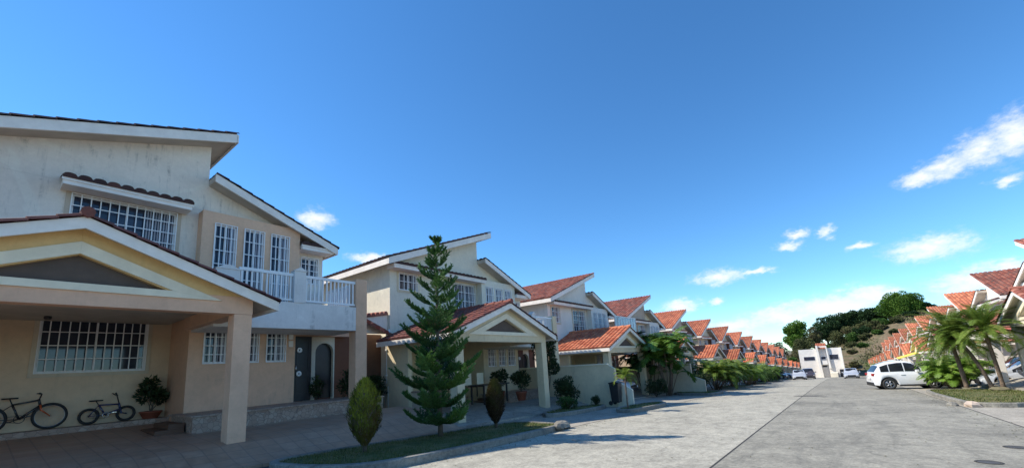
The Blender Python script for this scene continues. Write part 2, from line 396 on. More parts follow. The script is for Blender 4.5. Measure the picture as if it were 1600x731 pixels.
def window(root, org, mir, x0, x1, z0, z1, y, nx, nz, trim=None, curtain=0, gl='glass', grille=True, detail=True):
    """a window: frame (the part) with pane, curtain, grille as sub-parts; y = front face of the wall"""
    mb = MB(mir); w = .05
    panel(mb, x0, x1, z0, z1, y+.03, .06, [(x0+w, x1-w, z0+w, z1-w)])
    if detail: mb.box((x0+x1)/2-.02, (x0+x1)/2+.02, y+.035, y+.085, z0+w, z1-w)
    f = mb.obj('window', M['bars'], root, org)
    if trim:
        mb = MB(mir); t = .1
        panel(mb, x0-t, x1+t, z0-t, z1+t, y-.03, .029, [(x0, x1, z0, z1)])
        mb.obj('surround', trim, f, None).location = (0, 0, 0)
        k = kids(f)[-1]; k.data.transform(Matrix.Translation(-Vector(org)))
    mb = MB(mir); mb.box(x0+w, x1-w, y+.065, y+.075, z0+w, z1-w); mb.obj('pane', M[gl], f, org)
    if curtain:
        mb = MB(mir)
        for k in range(int((x1-x0)*curtain/.06)):
            xa = x1-w-.03-k*.06 if k % 2 or curtain < .5 else x0+w+.03+k*.06
            mb.tube([(xa, y+.058, z0+w), (xa, y+.058, z1-w)], .018, 5)
        if mb.v: mb.obj('curtain', M['curtain'], f, org)
    if grille:
        mb = MB(mir); g = .011
        for i in range(nx+1):
            x = x0+(x1-x0)*i/nx; mb.box(x-g, x+g, y-.045, y-.025, z0, z1)
        for j in range(nz+1):
            z = z0+(z1-z0)*j/nz; mb.box(x0-.01, x1+.01, y-.058, y-.045, z-g, z+g)
        mb.obj('grille', M['bars'], f, org)
    return f

# ------------------------------------------------------------------ house
def house(label, group, cfg):
    mir = cfg.get('mir', False); n = cfg['n']; hi = cfg.get('hi', True)
    org = Vector((4, 3.7-13 if mir else 13, .36))
    root = thing('house', label, 'house', (4+SP*n, org.y, .36+step(n)), group)
    mb_ = lambda: MB(mir)
    def ob(mb, name, mat, par=None, bevel=0): return mb.obj(name, M[mat], par or root, org, bevel)
    up, lo, gab = cfg['upper'], cfg['lower'], cfg['gable']
    slA = cfg.get('slA', .3785); zA = lambda x: 9.15-slA*(4.37-x)          # tile line of the rising roof
    zB = lambda x: 7.71-.405*(x-3.79)
    wins = cfg.get('wins', [(1.09, 3.18, 4.8, 6.33, 12, 5)])
    YB = 22.
    # upper wall, left block
    mb = mb_()
    panel(mb, -1.62, 3.88, 3.4, 6.6, 14.3, .2, [w[:4] for w in wins])
    mb.pxz([(-1.62, 6.602), (3.88, 6.602), (3.88, zA(3.88)-.25), (-1.62, zA(-1.62)-.25)], 14.3, 14.5)
    mb.pyz([(14.502, -.8), (YB, -.8), (YB, zA(-1.62)-.25), (14.502, zA(-1.62)-.25)], -1.62, -1.42)
    mb.pyz([(14.502, 3.6), (YB, 3.6), (YB, zA(3.88)-.25), (14.502, zA(3.88)-.25)], 3.68, 3.88)
    mb.pxz([(-1.4, -.8), (3.66, -.8), (3.66, zA(3.66)-.27), (-1.4, zA(-1.4)-.27)], YB-.2, YB-.002)
    mb.box(-1.62, -1.42, 14.3, 14.5, -.8, 3.398)
    ob(mb, 'upper_wall', up)
    # upper right block
    mb = mb_()
    rw = [(6.72, 7.32, 4.75, 5.67)]
    panel(mb, 3.882, 7.5, 3.42, 5.9, 14.3, .2, rw+[(4.0, 6.1, 3.7, 5.88)])
    mb.pxz([(3.882, 5.902), (7.5, 5.902), (7.5, zB(7.5)-.22), (3.882, zB(3.882)-.22)], 14.3, 14.5)
    mb.box(7.3, 7.5, 14.502, YB, 3.42, zB(7.5)-.22)
    mb.pxz([(3.9, 3.42), (7.28, 3.42), (7.28, zB(7.28)-.25), (3.9, zB(3.9)-.25)], YB-.2, YB-.002)
    ob(mb, 'rear_wall', up)
    # projecting bay on the balcony
    fr = [(4.0, 4.57, 3.72, 6.15), (4.78, 5.35, 3.72, 6.15), (5.56, 6.12, 3.72, 6.15)]
    mb = mb_()
    panel(mb, 3.69, 6.48, 3.69, 6.45, 13.9, .2, fr)
    mb.box(3.69, 3.8, 14.102, 14.298, 3.69, 6.45); mb.box(6.37, 6.48, 14.102, 14.298, 3.69, 6.45)
    mb.box(3.69, 6.48, 13.9, 14.298, 6.452, 6.5)
    ob(mb, 'bay_wall', cfg.get('bay', lo))
    # ground floor walls
    gw = [(3.93, 4.5, 2.06, 3.05), (4.78, 5.34, 2.06, 3.05), (5.56, 6.13, 2.06, 3.05)]
    mb = mb_()
    panel(mb, 3.59, 6.44, .2, 3.68, 13.9, .2, gw)
    mb.box(3.59, 3.79, 14.102, 15.9, .2, 3.39)
    gwin = cfg.get('gwin', (.96, 3.04, 2.0, 3.37, 12, 4))
    mb2 = mb_()
    panel(mb2, -1.418, 3.588, .2, 3.398, 15.6, .2, [gwin[:4]])
    ob(mb2, 'carport_wall', cfg.get('cwall', lo))
    ob(mb, 'ground_wall', lo)
    mb = mb_()
    mb.box(7.02, 7.32, 14.3, 14.5, .74, 3.42-.005)
    ax, ar, az = 7.65, .33, 2.36      # arched opening
    arc = [(ax+ar*math.cos(math.pi-math.pi*i/10), az+ar*math.sin(math.pi-math.pi*i/10)) for i in range(11)]
    mb.pxz([(7.322, .74)] + arc[:1] + arc[1:] + [(7.98, .74), (8.02, .74), (8.02, 3.415), (7.322, 3.415)], 14.3, 14.44)
    ob(mb, 'entry_wall', cfg.get('entry', 'cream'))
    mb = mb_(); mb.box(8.022, 8.6, 14.3, 14.5, .74, 3.415); mb.box(8.42, 8.6, 14.502, YB, -.5, 3.415); ob(mb, 'side_wall', cfg.get('sidew', 'rust'))
    mb = mb_(); mb.box(7.25, 8.05, 14.46, 14.5, .8, 2.75); ob(mb, 'arched_door', 'door')
    mb = mb_(); mb.box(6.441, 7.019, 13.97, 14.03, .79, 2.87)
    for zz in (1.0, 1.75):
        panel(mb, 6.52, 6.94, zz, zz+.62 if zz < 1.5 else 2.78, 13.955, .014, [(6.56, 6.9, zz+.04, (zz+.58 if zz < 1.5 else 2.74))])
    d = ob(mb, 'door', 'door')
    mb = mb_(); mb.tube([(6.5, 13.93, 1.7), (6.5, 13.93, 1.95)], .015, 6); ob(mb, 'door_handle', 'chrome', d)
    for zz in (2.42, 1.66):
        mb = mb_(); mb.ring((6.6, 13.93, zz), (0, 1, 0), .055, .035, 14, 6); ob(mb, 'door_ornament', 'bars', d)
    mb = mb_(); mb.box(6.44, 8.42, 14.002, 14.298, 2.9, 3.41); ob(mb, 'lintel', lo)
    # porch
    mb = mb_(); mb.box(3.35, 8.6, 12.22, 13.898, -.3, .74); mb.box(6.45, 8.6, 13.9, 14.296, -.3, .742); mb.box(3.3, 8.62, 12.17, 14.0, .742, .78)
    ob(mb, 'porch', 'stone')
    mb = mb_(); mb.box(2.75, 3.298, 12.6, 13.895, .2, .5); mb.box(3.0, 3.297, 12.62, 13.893, .502, .62); ob(mb, 'step', 'bench')
    # carport floor (slopes up towards the house)
    zf = lambda x, y: .2+.0545*(y-9.)
    mb = mb_(); x0f = cfg.get('fx0', -3.); fy = cfg.get('fy', 9.)
    def zfl(x, y):
        t_ = max(0, min(1, (y-fy)/1.5)); t_ = t_*t_*(3-2*t_); e_ = gz(x+SP*n)-step(n)+.07
        return e_+(zf(x, y)-e_)*t_
    gx_ = [x0f+(9.2-x0f)*i/8 for i in range(9)]; gy_ = [fy, fy+.3, fy+.6, fy+.9, fy+1.2, fy+1.5, 12.168]
    for i in range(8):
        for j in range(6): mb.add([(x, y, zfl(x, y)) for x, y in ((gx_[i], gy_[j]), (gx_[i+1], gy_[j]), (gx_[i+1], gy_[j+1]), (gx_[i], gy_[j+1]))], [(0, 1, 2, 3)])
    mb.pxy([(x0f, 12.17), (3.35, 12.17), (3.35, 15.598), (x0f, 15.598)], -.9, zf)
    for i in range(8): mb.add([(gx_[i], fy, -1.), (gx_[i+1], fy, -1.), (gx_[i+1], fy, zfl(gx_[i+1], fy)), (gx_[i], fy, zfl(gx_[i], fy))], [(0, 1, 2, 3)])
    for xx, fl in ((x0f, 1), (9.2, 0)):
        for j in range(6):
            f_ = (0, 1, 2, 3); mb.add([(xx, gy_[j], -1.), (xx, gy_[j+1], -1.), (xx, gy_[j+1], zfl(xx, gy_[j+1])), (xx, gy_[j], zfl(xx, gy_[j]))], [f_[::-1] if fl else f_])
    ob(mb, 'carport_floor', cfg.get('floor', 'drive'))
    mb = mb_(); mb.box(-1.41, 3.586, 15.08, 15.595, .3, .66); ob(mb, 'wall_ledge', cfg.get('ledge', 'stone'))
    # balcony
    mb = mb_(); mb.box(3.62, 7.56, 12.2, 13.898, 2.92, 3.68); mb.box(6.482, 8.6, 13.9, 14.298, 3.422, 3.676); mb.box(7.5, 8.6, 14.3, YB, 3.42, 3.5)
    bal = ob(mb, 'balcony', 'bluewhite' if not cfg.get('bal') else cfg['bal'])
    mb = mb_()
    for a, b_ in ((4.15, 5.56), (5.9, 7.56)):
        mb.box(a, b_, 12.25, 12.33, 4.46, 4.54); mb.box(a, b_, 12.26, 12.32, 3.74, 3.79)
        k = int((b_-a)/.125)
        for i in range(k):
            x = a+(i+.5)*(b_-a)/k; mb.box(x-.02, x+.02, 12.27, 12.31, 3.79, 4.46)
    mb.box(7.66, 7.74, 12.602, 14.29, 4.46, 4.54); mb.box(7.67, 7.73, 12.602, 14.29, 3.74, 3.79)
    for i in range(13):
        y = 12.68+i*.125; mb.box(7.68, 7.72, y-.02, y+.02, 3.79, 4.46)
    ob(mb, 'balustrade', 'bars', bal)
    mb = mb_(); mb.box(7.62, 7.78, 12.602, 13.898, 2.92, 3.735); mb.box(7.562, 7.618, 12.61, 13.89, 3.0, 3.66); ob(mb, 'balcony_side', 'bluewhite', bal)
    for a, b_, zt in ((3.6, 4.148, 4.42), (5.562, 5.898, 4.62)):
        mb = mb_(); mb.box(a, b_, 12.18, 12.42, 3.682, zt); c_ = (a+b_)/2
        mb.pxz([(a-.03, zt), (b_+.03, zt), (c_, zt+.13)], 12.16, 12.44); ob(mb, 'post', 'bluewhite', bal)
    mb = mb_(); mb.box(7.562, 7.97, 12.2, 12.6, .0, 4.63); ob(mb, 'pillar', lo, None, .015)
    # roofs
    mb = mb_(); U = Vector((0, -1, 0)); V = Vector((-1, 0, -slA)); ln = (4.42+2.1)*math.sqrt(1+slA**2)
    seg = 6 if hi else 4
    tileroof(mb, (4.42, YB+.6, zA(4.42)-.06), U, V, YB+.6-13.66, ln, seg=seg, course=.36 if hi else .5)
    ra = ob(mb, 'roof', cfg['tileA'])
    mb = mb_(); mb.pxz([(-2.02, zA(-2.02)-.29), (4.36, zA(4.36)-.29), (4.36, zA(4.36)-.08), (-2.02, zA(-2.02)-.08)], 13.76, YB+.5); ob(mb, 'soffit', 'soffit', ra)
    mb = mb_(); mb.pxz([(-2.05, zA(-2.05)-.33), (4.37, zA(4.37)-.33), (4.37, zA(4.37)-.055), (-2.05, zA(-2.05)-.055)], 13.7, 13.758)
    mb.box(4.362, 4.41, 13.7, YB+.5, zA(4.37)-.33, zA(4.37)-.07); mb.box(-2.09, -2.052, 13.7, YB+.5, zA(-2.05)-.33, zA(-2.05)-.075)
    ob(mb, 'fascia', 'trim', ra)
    mb = mb_(); V = Vector((1, 0, -.405)); lnb = (7.78-3.884)*math.sqrt(1+.405**2)
    tileroof(mb, (3.884, 13.66, zB(3.884)-.06), Vector((0, 1, 0)), V, YB+.6-13.66, lnb, seg=seg, course=.36 if hi else .5)
    rb = ob(mb, 'lower_roof', cfg['tileA'])
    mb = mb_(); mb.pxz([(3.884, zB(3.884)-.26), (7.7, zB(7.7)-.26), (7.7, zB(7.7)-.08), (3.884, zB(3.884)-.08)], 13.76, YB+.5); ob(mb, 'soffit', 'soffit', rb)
    mb = mb_(); mb.pxz([(3.884, zB(3.884)-.3), (7.72, zB(7.72)-.3), (7.72, zB(7.72)-.055), (3.884, zB(3.884)-.055)], 13.7, 13.758)
    mb.box(7.722, 7.76, 13.7, YB+.5, zB(7.72)-.3, zB(7.72)-.08); ob(mb, 'fascia', 'trim', rb)
    # window hoods
    for (a, b_, zt) in cfg.get('hoods', [(.85, 3.42, 6.56)])+[(6.49, 7.66, 6.02)]:
        y0 = 13.72
        mb = mb_(); tileroof(mb, (a, 14.297, zt+.1), (1, 0, 0), (0, -1, -.22), b_-a, .58, pitch=.26, course=.3, amp=.07)
        h = ob(mb, 'window_hood', 'tile_dark' if cfg['tileA'] != 'tile_terra' else 'tile_terra')
        mb = mb_(); mb.box(a+.03, b_-.03, 13.78, 14.297, zt-.2, zt-.03); mb.box(a, b_, 13.755, 13.779, zt-.1, zt-.01); ob(mb, 'hood_board', 'trim', h)
    # carport
    ax_ = cfg.get('apex', .98); pl, pr = -1.84, 3.80
    ta = (4.57-3.32)/(4.24-.98)
    zl = lambda x: 4.57-ta*abs(x-.98)
    mb = mb_(); mb.box(3.44, 3.80, 10.3, 10.66, .05, 2.98); ob(mb, 'carport_pillar', cfg.get('pil', lo), None, .015)
    mb = mb_(); mb.box(-1.84, -1.48, 10.3, 10.66, .05, 2.98); ob(mb, 'carport_pillar', cfg.get('pil', lo), None, .015)
    mb = mb_(); mb.box(-1.84, -1.64, 12.9, 14.298, .1, 3.25); ob(mb, 'carport_side_wall', lo)
    tx = [(.98-1.3, 3.38), (.98+1.3, 3.38), (.98, 3.89)]
    mb = mb_()
    zu = lambda x: zl(x)-.1
    e = .32      # pediment with a real triangular opening
    mb.pxz([(pl, 3.362), (tx[0][0], 3.362), (.98, 3.89), (.98, zu(.98)), (pl, zu(pl))], e+9.98, e+10.28)
    mb.pxz([(tx[1][0], 3.362), (pr, 3.362), (pr, zu(pr)), (.982, zu(.982)), (.982, 3.89)], e+9.98, e+10.28)
    pd = ob(mb, 'pediment', gab)
    mb = mb_(); mb.pxz([(pl, 2.982), (pr, 2.982), (pr, 3.36), (pl, 3.36)], e+9.98, e+10.28)
    mb.box(3.46, 3.78, 10.602, 13.898, 2.985, 3.3); mb.box(-1.82, -1.5, 10.602, 14.298, 3.0, 3.3)
    ob(mb, 'beam', cfg.get('beam', gab))
    mb = mb_(); yt = 10.26
    o0 = [(.98-2.2, 3.24), (.98+2.2, 3.24), (.98, 4.12)]
    mb.pxz([(o0[0][0], 3.24), (o0[1][0], 3.24), (tx[1][0]+.05, 3.372), (tx[0][0]-.05, 3.372)], yt, 10.297)
    mb.pxz([(o0[0][0], 3.241), (tx[0][0]-.05, 3.374), (.98, 3.9), (.98, 4.12)], yt, 10.297)
    mb.pxz([(tx[1][0]+.05, 3.374), (o0[1][0], 3.241), (.981, 4.12), (.981, 3.9)], yt, 10.297)
    ob(mb, 'gable_moulding', 'trimcream', pd)
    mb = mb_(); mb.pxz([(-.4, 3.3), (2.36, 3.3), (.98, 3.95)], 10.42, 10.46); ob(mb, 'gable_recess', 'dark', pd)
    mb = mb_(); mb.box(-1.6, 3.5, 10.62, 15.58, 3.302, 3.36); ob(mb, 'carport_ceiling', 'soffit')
    tl = cfg.get('tileC', cfg['tileA'])
    mb = mb_(); ln = (4.24-.98)*math.sqrt(1+ta*ta)
    tileroof(mb, (.98, 9.94, 4.57-.07), (0, 1, 0), (1, 0, -ta), 14.296-9.94, ln, seg=seg, course=.36 if hi else .5)
    tileroof(mb, (.98, 14.296, 4.57-.07), (0, -1, 0), (-1, 0, -ta), 14.296-9.94, ln, seg=seg, course=.36 if hi else .5)
    k = int((14.29-9.94)/.4)
    for i in range(k):
        y = 9.93+i*(14.29-9.94)/k; yy = y+(14.29-9.94)/k+.02
        mb.tube([(.98, y, 4.57+.015), (.98, yy, 4.57-.01)], [.1, .085], 8, False)
    cr = ob(mb, 'carport_roof', tl)
    mb = mb_()
    mb.pxz([(-2.24, zl(-2.24)-.27), (.98, 4.57-.27), (4.2, zl(4.2)-.27), (4.2, zl(4.2)-.06), (.98, 4.57-.06), (-2.24, zl(-2.24)-.06)], 10.0, 10.05)
    mb.box(4.202, 4.24, 10.0, 13.89, zl(4.2)-.27, zl(4.2)-.07); mb.box(-2.28, -2.242, 10.0, 14.29, zl(-2.24)-.27, zl(-2.24)-.07)
    ob(mb, 'fascia', 'trim', cr)
    mb = mb_()
    mb.pxz([(-2.23, zl(-2.23)-.2), (.98, 4.57-.2), (4.19, zl(4.19)-.2), (4.19, zl(4.19)-.09), (.98, 4.57-.09), (-2.23, zl(-2.23)-.09)], 10.052, 14.295)
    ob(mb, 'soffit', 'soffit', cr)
    # windows
    for (a, b_, c, d_, nx, nz) in wins: window(root, org, mir, a, b_, c, d_, 14.3, nx, nz, M['beige'], .3, cfg.get('wgl', 'glass'))
    if hi: cur = .35
    else: cur = 0
    for (a, b_, c, d_) in fr: window(root, org, mir, a, b_, c, d_, 13.9, 4, 6, None, cur)
    for (a, b_, c, d_) in gw: window(root, org, mir, a, b_, c, d_, 13.9, 4, 4, None, cur)
    a, b_, c, d_ = rw[0]; window(root, org, mir, a, b_, c, d_, 14.3, 4, 4)
    a, b_, c, d_, nx, nz = gwin; window(root, org, mir, a, b_, c, d_, 15.6, nx, nz, M['beige'])
    if cfg.get('fence_balcony'):
        mb = mb_()
        for i in range(9): mb.box(3.7+i*.48, 3.74+i*.48, 12.1, 12.16, 3.69, 5.6)
        mb.box(3.68, 7.6, 12.09, 12.17, 5.6, 5.66); f = ob(mb, 'glazed_screen', 'bars', bal)
        mb = mb_(); mb.box(3.7, 7.58, 12.12, 12.14, 3.7, 5.6); ob(mb, 'screen_pane', 'glass2', f)
    return root

LG, RG = 'houses along the left side of the street', 'houses along the right side of the street'
h1 = house('two-storey grey-white and peach house with big mustard carport gable, nearest and leftmost', LG,
           dict(n=0, upper='h1_upper', lower='peach', gable='mustard', tileA='tile_dark', tileC='tile_maroon', floor='paving', cwall='cwall1', beam='peach', slA=.334))
h2 = house('cream two-storey house behind the tall pine, second from the left, dark wedge roof', LG,
           dict(n=1, upper='cream', lower='cream2', gable='cream2', bay='cream', tileA='tile_dark', tileC='tile_maroon', bal='cream',
                wins=[(-1.16, -.17, 5.5, 6.26, 4, 2), (2.1, 3.6, 4.9, 6.2, 6, 3)], hoods=[(-1.8, 3.93, 6.5)], fy=9.6))
h3 = house('white house with bright orange carport roof behind the yellow boundary wall, third on the left', LG,
           dict(n=2, upper='white', lower='cream2', gable='cream2', bay='white', tileA='tile_brown', tileC='tile_orange', bal='white', fence_balcony=True,
                wins=[(-1.16, -.17, 5.2, 6.26, 4, 3), (1.6, 3.4, 4.7, 6.2, 6, 4)], hoods=[(-1.6, 3.8, 6.5)], fy=9.8, fx0=-2.2))
hg = house('house with brown tiled wedge roof behind the tall banana plants, fourth on the left', LG,
           dict(n=3, upper='beige', lower='beige', gable='cream2', bay='white', tileA='tile_brown', tileC='tile_terra', bal='white', hi=False,
                wins=[(-1.16, -.17, 5.2, 6.26, 4, 3), (1.6, 3.4, 4.7, 6.2, 6, 4)], hoods=[(-1.6, 3.8, 6.5)], fy=9.8, fx0=-2.2))
ht = house('house with terracotta wedge roof and orange carport roof, fifth on the left', LG,
           dict(n=4, upper='beige', lower='beige', gable='beige', bay='rust', tileA='tile_terra', tileC='tile_orange', bal='bluewhite', hi=False,
                wins=[(-1.16, -.17, 5.2, 6.26, 4, 3), (1.6, 3.4, 4.7, 6.2, 6, 4)], hoods=[(-1.6, 3.8, 6.5)], fy=9.8, fx0=-2.2))
ordn = ['first', 'second', 'third', 'fourth', 'fifth', 'sixth', 'seventh', 'eighth', 'ninth', 'tenth', 'eleventh', 'twelfth', 'thirteenth', 'fourteenth']
for n in range(5, 14):
    lb = 'terracotta-roofed house, %s in the left row counted from the camera' % ordn[n]
    if n == 13: lb = 'last terracotta-roofed house at the far end of the left row'
    copytree(ht, (4+SP*n, 13, .36+step(n)), lb)
rh = house('white house with brown wedge roof behind the two leaning palms on the right', RG,
           dict(n=3, mir=True, upper='white', lower='white', gable='cream', bay='white', tileA='tile_brown', tileC='tile_brown', bal='white', pil='white', sidew='white',
                wins=[(-1.16, -.17, 5.2, 6.26, 4, 3), (1.6, 3.4, 4.7, 6.2, 6, 4)], hoods=[(-1.6, 3.8, 6.5)], fy=9.8, fx0=-2.2))
rt = house('terracotta-roofed house, sixth on the right, above the palm clump', RG,
           dict(n=5, mir=True, upper='white', lower='white', gable='cream', bay='beige', tileA='tile_terra', tileC='tile_terra', bal='white', pil='white', sidew='beige', hi=False,
                wins=[(-1.16, -.17, 5.2, 6.26, 4, 3), (1.6, 3.4, 4.7, 6.2, 6, 4)], hoods=[(-1.6, 3.8, 6.5)], fy=9.8, fx0=-2.2))
copytree(rh, (4+SP*2+2.3, -9.3, .36+step(2)), 'nearest white house on the right, only its carport roof in frame at the edge')
copytree(rh, (4+SP*4, -9.3, .36+step(4)), 'white house with brown wedge roof, second wedge roof above the palms on the right')
for n in range(6, 14):
    lb = 'terracotta-roofed house, %s in the right row counted from the camera' % ordn[n]
    if n == 13: lb = 'last terracotta-roofed house at the far end of the right row'
    copytree(rt, (4+SP*n, -9.3, .36+step(n)), lb)

# ------------------------------------------------------------------ ground and street
def strip(name, m, x0, x1, y0, y1, off, dx=2., thick=0.):
    mb = MB(); k = int((x1-x0)/dx)+1
    xs = [x0+(x1-x0)*i/k for i in range(k+1)]
    for a, b_ in zip(xs[:-1], xs[1:]):
        if thick: mb.pxy([(a, y0), (b_, y0), (b_, y1), (a, y1)], lambda x, y: gz(x)+off-thick, lambda x, y: gz(x)+off)
        else: mb.add([(a, y0, gz(a)+off), (b_, y0, gz(b_)+off), (b_, y1, gz(b_)+off), (a, y1, gz(a)+off)], [(0, 1, 2, 3)])
    return structure(mb.obj(name, M[m]))
xs = [-2500, -600, -150, -60, -30]+[i*4. for i in range(-7, 46)]+[200, 300, 600, 1500, 4000]
ys = [-2500, -600, -150, -50, -25, -12, -6, 0, 6, 12, 25, 50, 150, 600, 2500]
mb = MB()
for i in range(len(xs)-1):
    for j in range(len(ys)-1):
        q = [(xs[i], ys[j]), (xs[i+1], ys[j]), (xs[i+1], ys[j+1]), (xs[i], ys[j+1])]
        mb.add([(x, y, gz(max(x, -30))-.03) for x, y in q], [(0, 1, 2, 3)])
structure(mb.obj('ground', M['soil']))
strip('road_joint', 'seam', -20, 172, 1.79, 1.92, -.004)
strip('road', 'road_l', -20, 172, 1.878, 6.5, .0, 1.5)
strip('road', 'road_r', -20, 172, -2.95, 1.84, .0, 1.5)
strip('gutter_joint', 'seam', -20, 172, 6.46, 6.54, -.002)
M['dark_grey'] = M['dark_grey'] if 'dark_grey' in M else concrete('ground_dark_grey', (.075, .075, .078), 0, 5, .8, (.03, .03, .03))
strip('forecourt', 'drive', 10.9, 170, 6.53, 10.2, .004, 1.5)
strip('forecourt', 'dark_grey', -20, 10.898, 6.53, 10.2, .004, 1.5)  # near stretch of forecourt in a darker grey than the rest
strip('gutter_joint', 'seam', -20, 172, -2.99, -2.92, -.002)
strip('forecourt', 'drive', -20, 170, -6.6, -2.98, .004, 1.5)
def island(pts, side, nm='lawn'):
    """raised grass island with a kerb round it"""
    cx = sum(p[0] for p in pts)/len(pts); cy = sum(p[1] for p in pts)/len(pts)
    # resample + smooth corners (Chaikin)
    for _ in range(2):
        q = []
        for i in range(len(pts)):
            a, b_ = pts[i], pts[(i+1) % len(pts)]
            q += [(a[0]*.75+b_[0]*.25, a[1]*.75+b_[1]*.25), (a[0]*.25+b_[0]*.75, a[1]*.25+b_[1]*.75)]
        pts = q
    n = len(pts); inn = []
    for i in range(n):
        a, b_, c = Vector(pts[i-1]), Vector(pts[i]), Vector(pts[(i+1) % n])
        t = (c-a).normalized(); inn.append((b_.x-t.y*.15, b_.y+t.x*.15))
    vs = []
    for (x, y) in pts: vs += [(x, y, gz(x)-.02), (x, y, gz(x)+.125), ]
    for (x, y), (x2, y2) in zip(pts, inn): vs += [(x+(x2-x)*.12, y+(y2-y)*.12, gz(x)+.15), (x2, y2, gz(x2)+.15), (x2, y2, gz(x2)+.05)]
    fs = []
    for i in range(n):
        j = (i+1) % n; A, B = 2*i, 2*j; a3, b3 = 2*n+3*i, 2*n+3*j
        fs += [(A, B, B+1, A+1), (A+1, B+1, b3, a3), (a3, b3, b3+1, a3+1), (a3+1, b3+1, b3+2, a3+2)]
    mb = MB(); mb.add(vs, fs); k = structure(mb.obj('kerb', M['kerb']))
    mb = MB(); mb.add([(x, y, gz(x)+.12) for x, y in inn]+[(cx, cy, gz(cx)+.15)], [(i, (i+1) % n, n) for i in range(n)], .5)
    structure(mb.obj('lawn', M['lawn']))
    # grass blades
    mb = MB(); area = 0
    xs_ = [p[0] for p in inn]; ys_ = [p[1] for p in inn]
    A_ = (max(xs_)-min(xs_))*(max(ys_)-min(ys_))
    dens = 900 if cx < 12 else (260 if cx < 35 else 60)
    def inside(x, y):
        r = False; j = n-1
        for i in range(n):
            (xi, yi), (xj, yj) = inn[i], inn[j]
            if (yi > y) != (yj > y) and x < (xj-xi)*(y-yi)/(yj-yi)+xi: r = not r
            j = i
        return r
    for _ in range(int(A_*dens)):
        x, y = random.uniform(min(xs_), max(xs_)), random.uniform(min(ys_), max(ys_))
        if not inside(x, y): continue
        if math.sin(x*3.1+1.3*math.sin(y*2.2))*math.sin(y*4.3+x)+random.uniform(-.6, .6) < -.55: continue
        a = random.uniform(0, 6.28); h = random.uniform(.03, .08)
        p = Vector((x, y, gz(x)+.118)); d = Vector((math.cos(a)*.5, math.sin(a)*.5, 1))
        mb.blade(p, d, Vector((-math.sin(a), math.cos(a), 0)).cross(d), h, .012 if cx < 12 else .03)
    g = mb.obj('grass', M['grass']); g['kind'] = 'stuff'; tag(g, 'short patchy grass growing on a kerbed island', 'grass')
M['grass'] = leafmat('grass_blades', [(.05, .08, .02), (.09, .13, .03), (.18, .18, .06), (.26, .22, .11)], .7, .3, .15)
island([(3.45, 8.8), (3.6, 7.6), (4.3, 6.5), (6.5, 6.34), (10.4, 6.42), (10.9, 6.8), (10.9, 8.7), (8, 8.65), (5, 8.9)], 1)
island([(12.9, 8.4), (18.2, 8.4), (18.2, 9.75), (14, 9.75)], 1)
island([(15.6, 6.6), (16.4, 6.45), (20.2, 6.4), (20.2, 7.6), (16, 7.6)], 1)
for n in range(2, 13):
    o_ = SP*n
    island([(o_+3.9, 6.6), (o_+4.6, 6.45), (o_+8.2, 6.4), (o_+8.4, 9.3), (o_+4.6, 9.3)], 1)
island([(20.3, -4.7), (20.2, -3.2), (21.4, -3.02), (29.8, -3.02), (31.2, -3.6), (31, -6.3), (24, -6.3)][::-1], -1)
island([(38.5, -5.6), (38.4, -3.05), (44.2, -3.05), (44.2, -6.3), (39, -6.3)][::-1], -1)
for n in range(4, 13):
    o_ = SP*n+4
    island([(o_+.3, -6.2), (o_, -3.05), (o_+4, -3.05), (o_+4.5, -6.2)][::-1], -1)
# broken kerb stones
def rock(c, s, m='kerb', name='kerb_rubble', sq=.6):
    mb = MB(); k = 5; n = 9; vs = []
    for i in range(1, k):
        th = math.pi*i/k
        for j in range(n):
            ph = 2*math.pi*j/n; r = s*random.uniform(.75, 1.15)
            vs.append((c[0]+r*math.sin(th)*math.cos(ph)*1.5, c[1]+r*math.sin(th)*math.sin(ph), c[2]+r*math.cos(th)*sq))
    t = len(vs); vs += [(c[0], c[1], c[2]+s*sq), (c[0], c[1], c[2]-s*sq)]
    fs = [((i-1)*n+j, i*n+j, i*n+(j+1) % n, (i-1)*n+(j+1) % n) for i in range(1, k-1) for j in range(n)]
    fs += [(t, j, (j+1) % n) for j in range(n)]+[(t+1, (k-2)*n+(j+1) % n, (k-2)*n+j) for j in range(n)]
    mb.add(vs, fs); return mb.obj(name, M[m], None, c)
tag(rock((10.75, 6.62, gz(10.7)+.1), .22), 'broken lump of kerb concrete at the right tip of the near grass island', 'rubble', 'broken kerb lumps')
tag(rock((10.3, 6.45, gz(10.3)+.12), .16), 'smaller broken kerb lump just left of the island tip', 'rubble', 'broken kerb lumps')
tag(rock((20.4, -3.2, gz(20.4)+.06), .22, 'beige'), 'pale broken stone at the near corner of the right island', 'rubble', 'broken kerb lumps')
tag(rock((20.9, -2.8, gz(20.9)+.03), .16), 'grey broken stone in the gutter by the right island', 'rubble', 'broken kerb lumps')
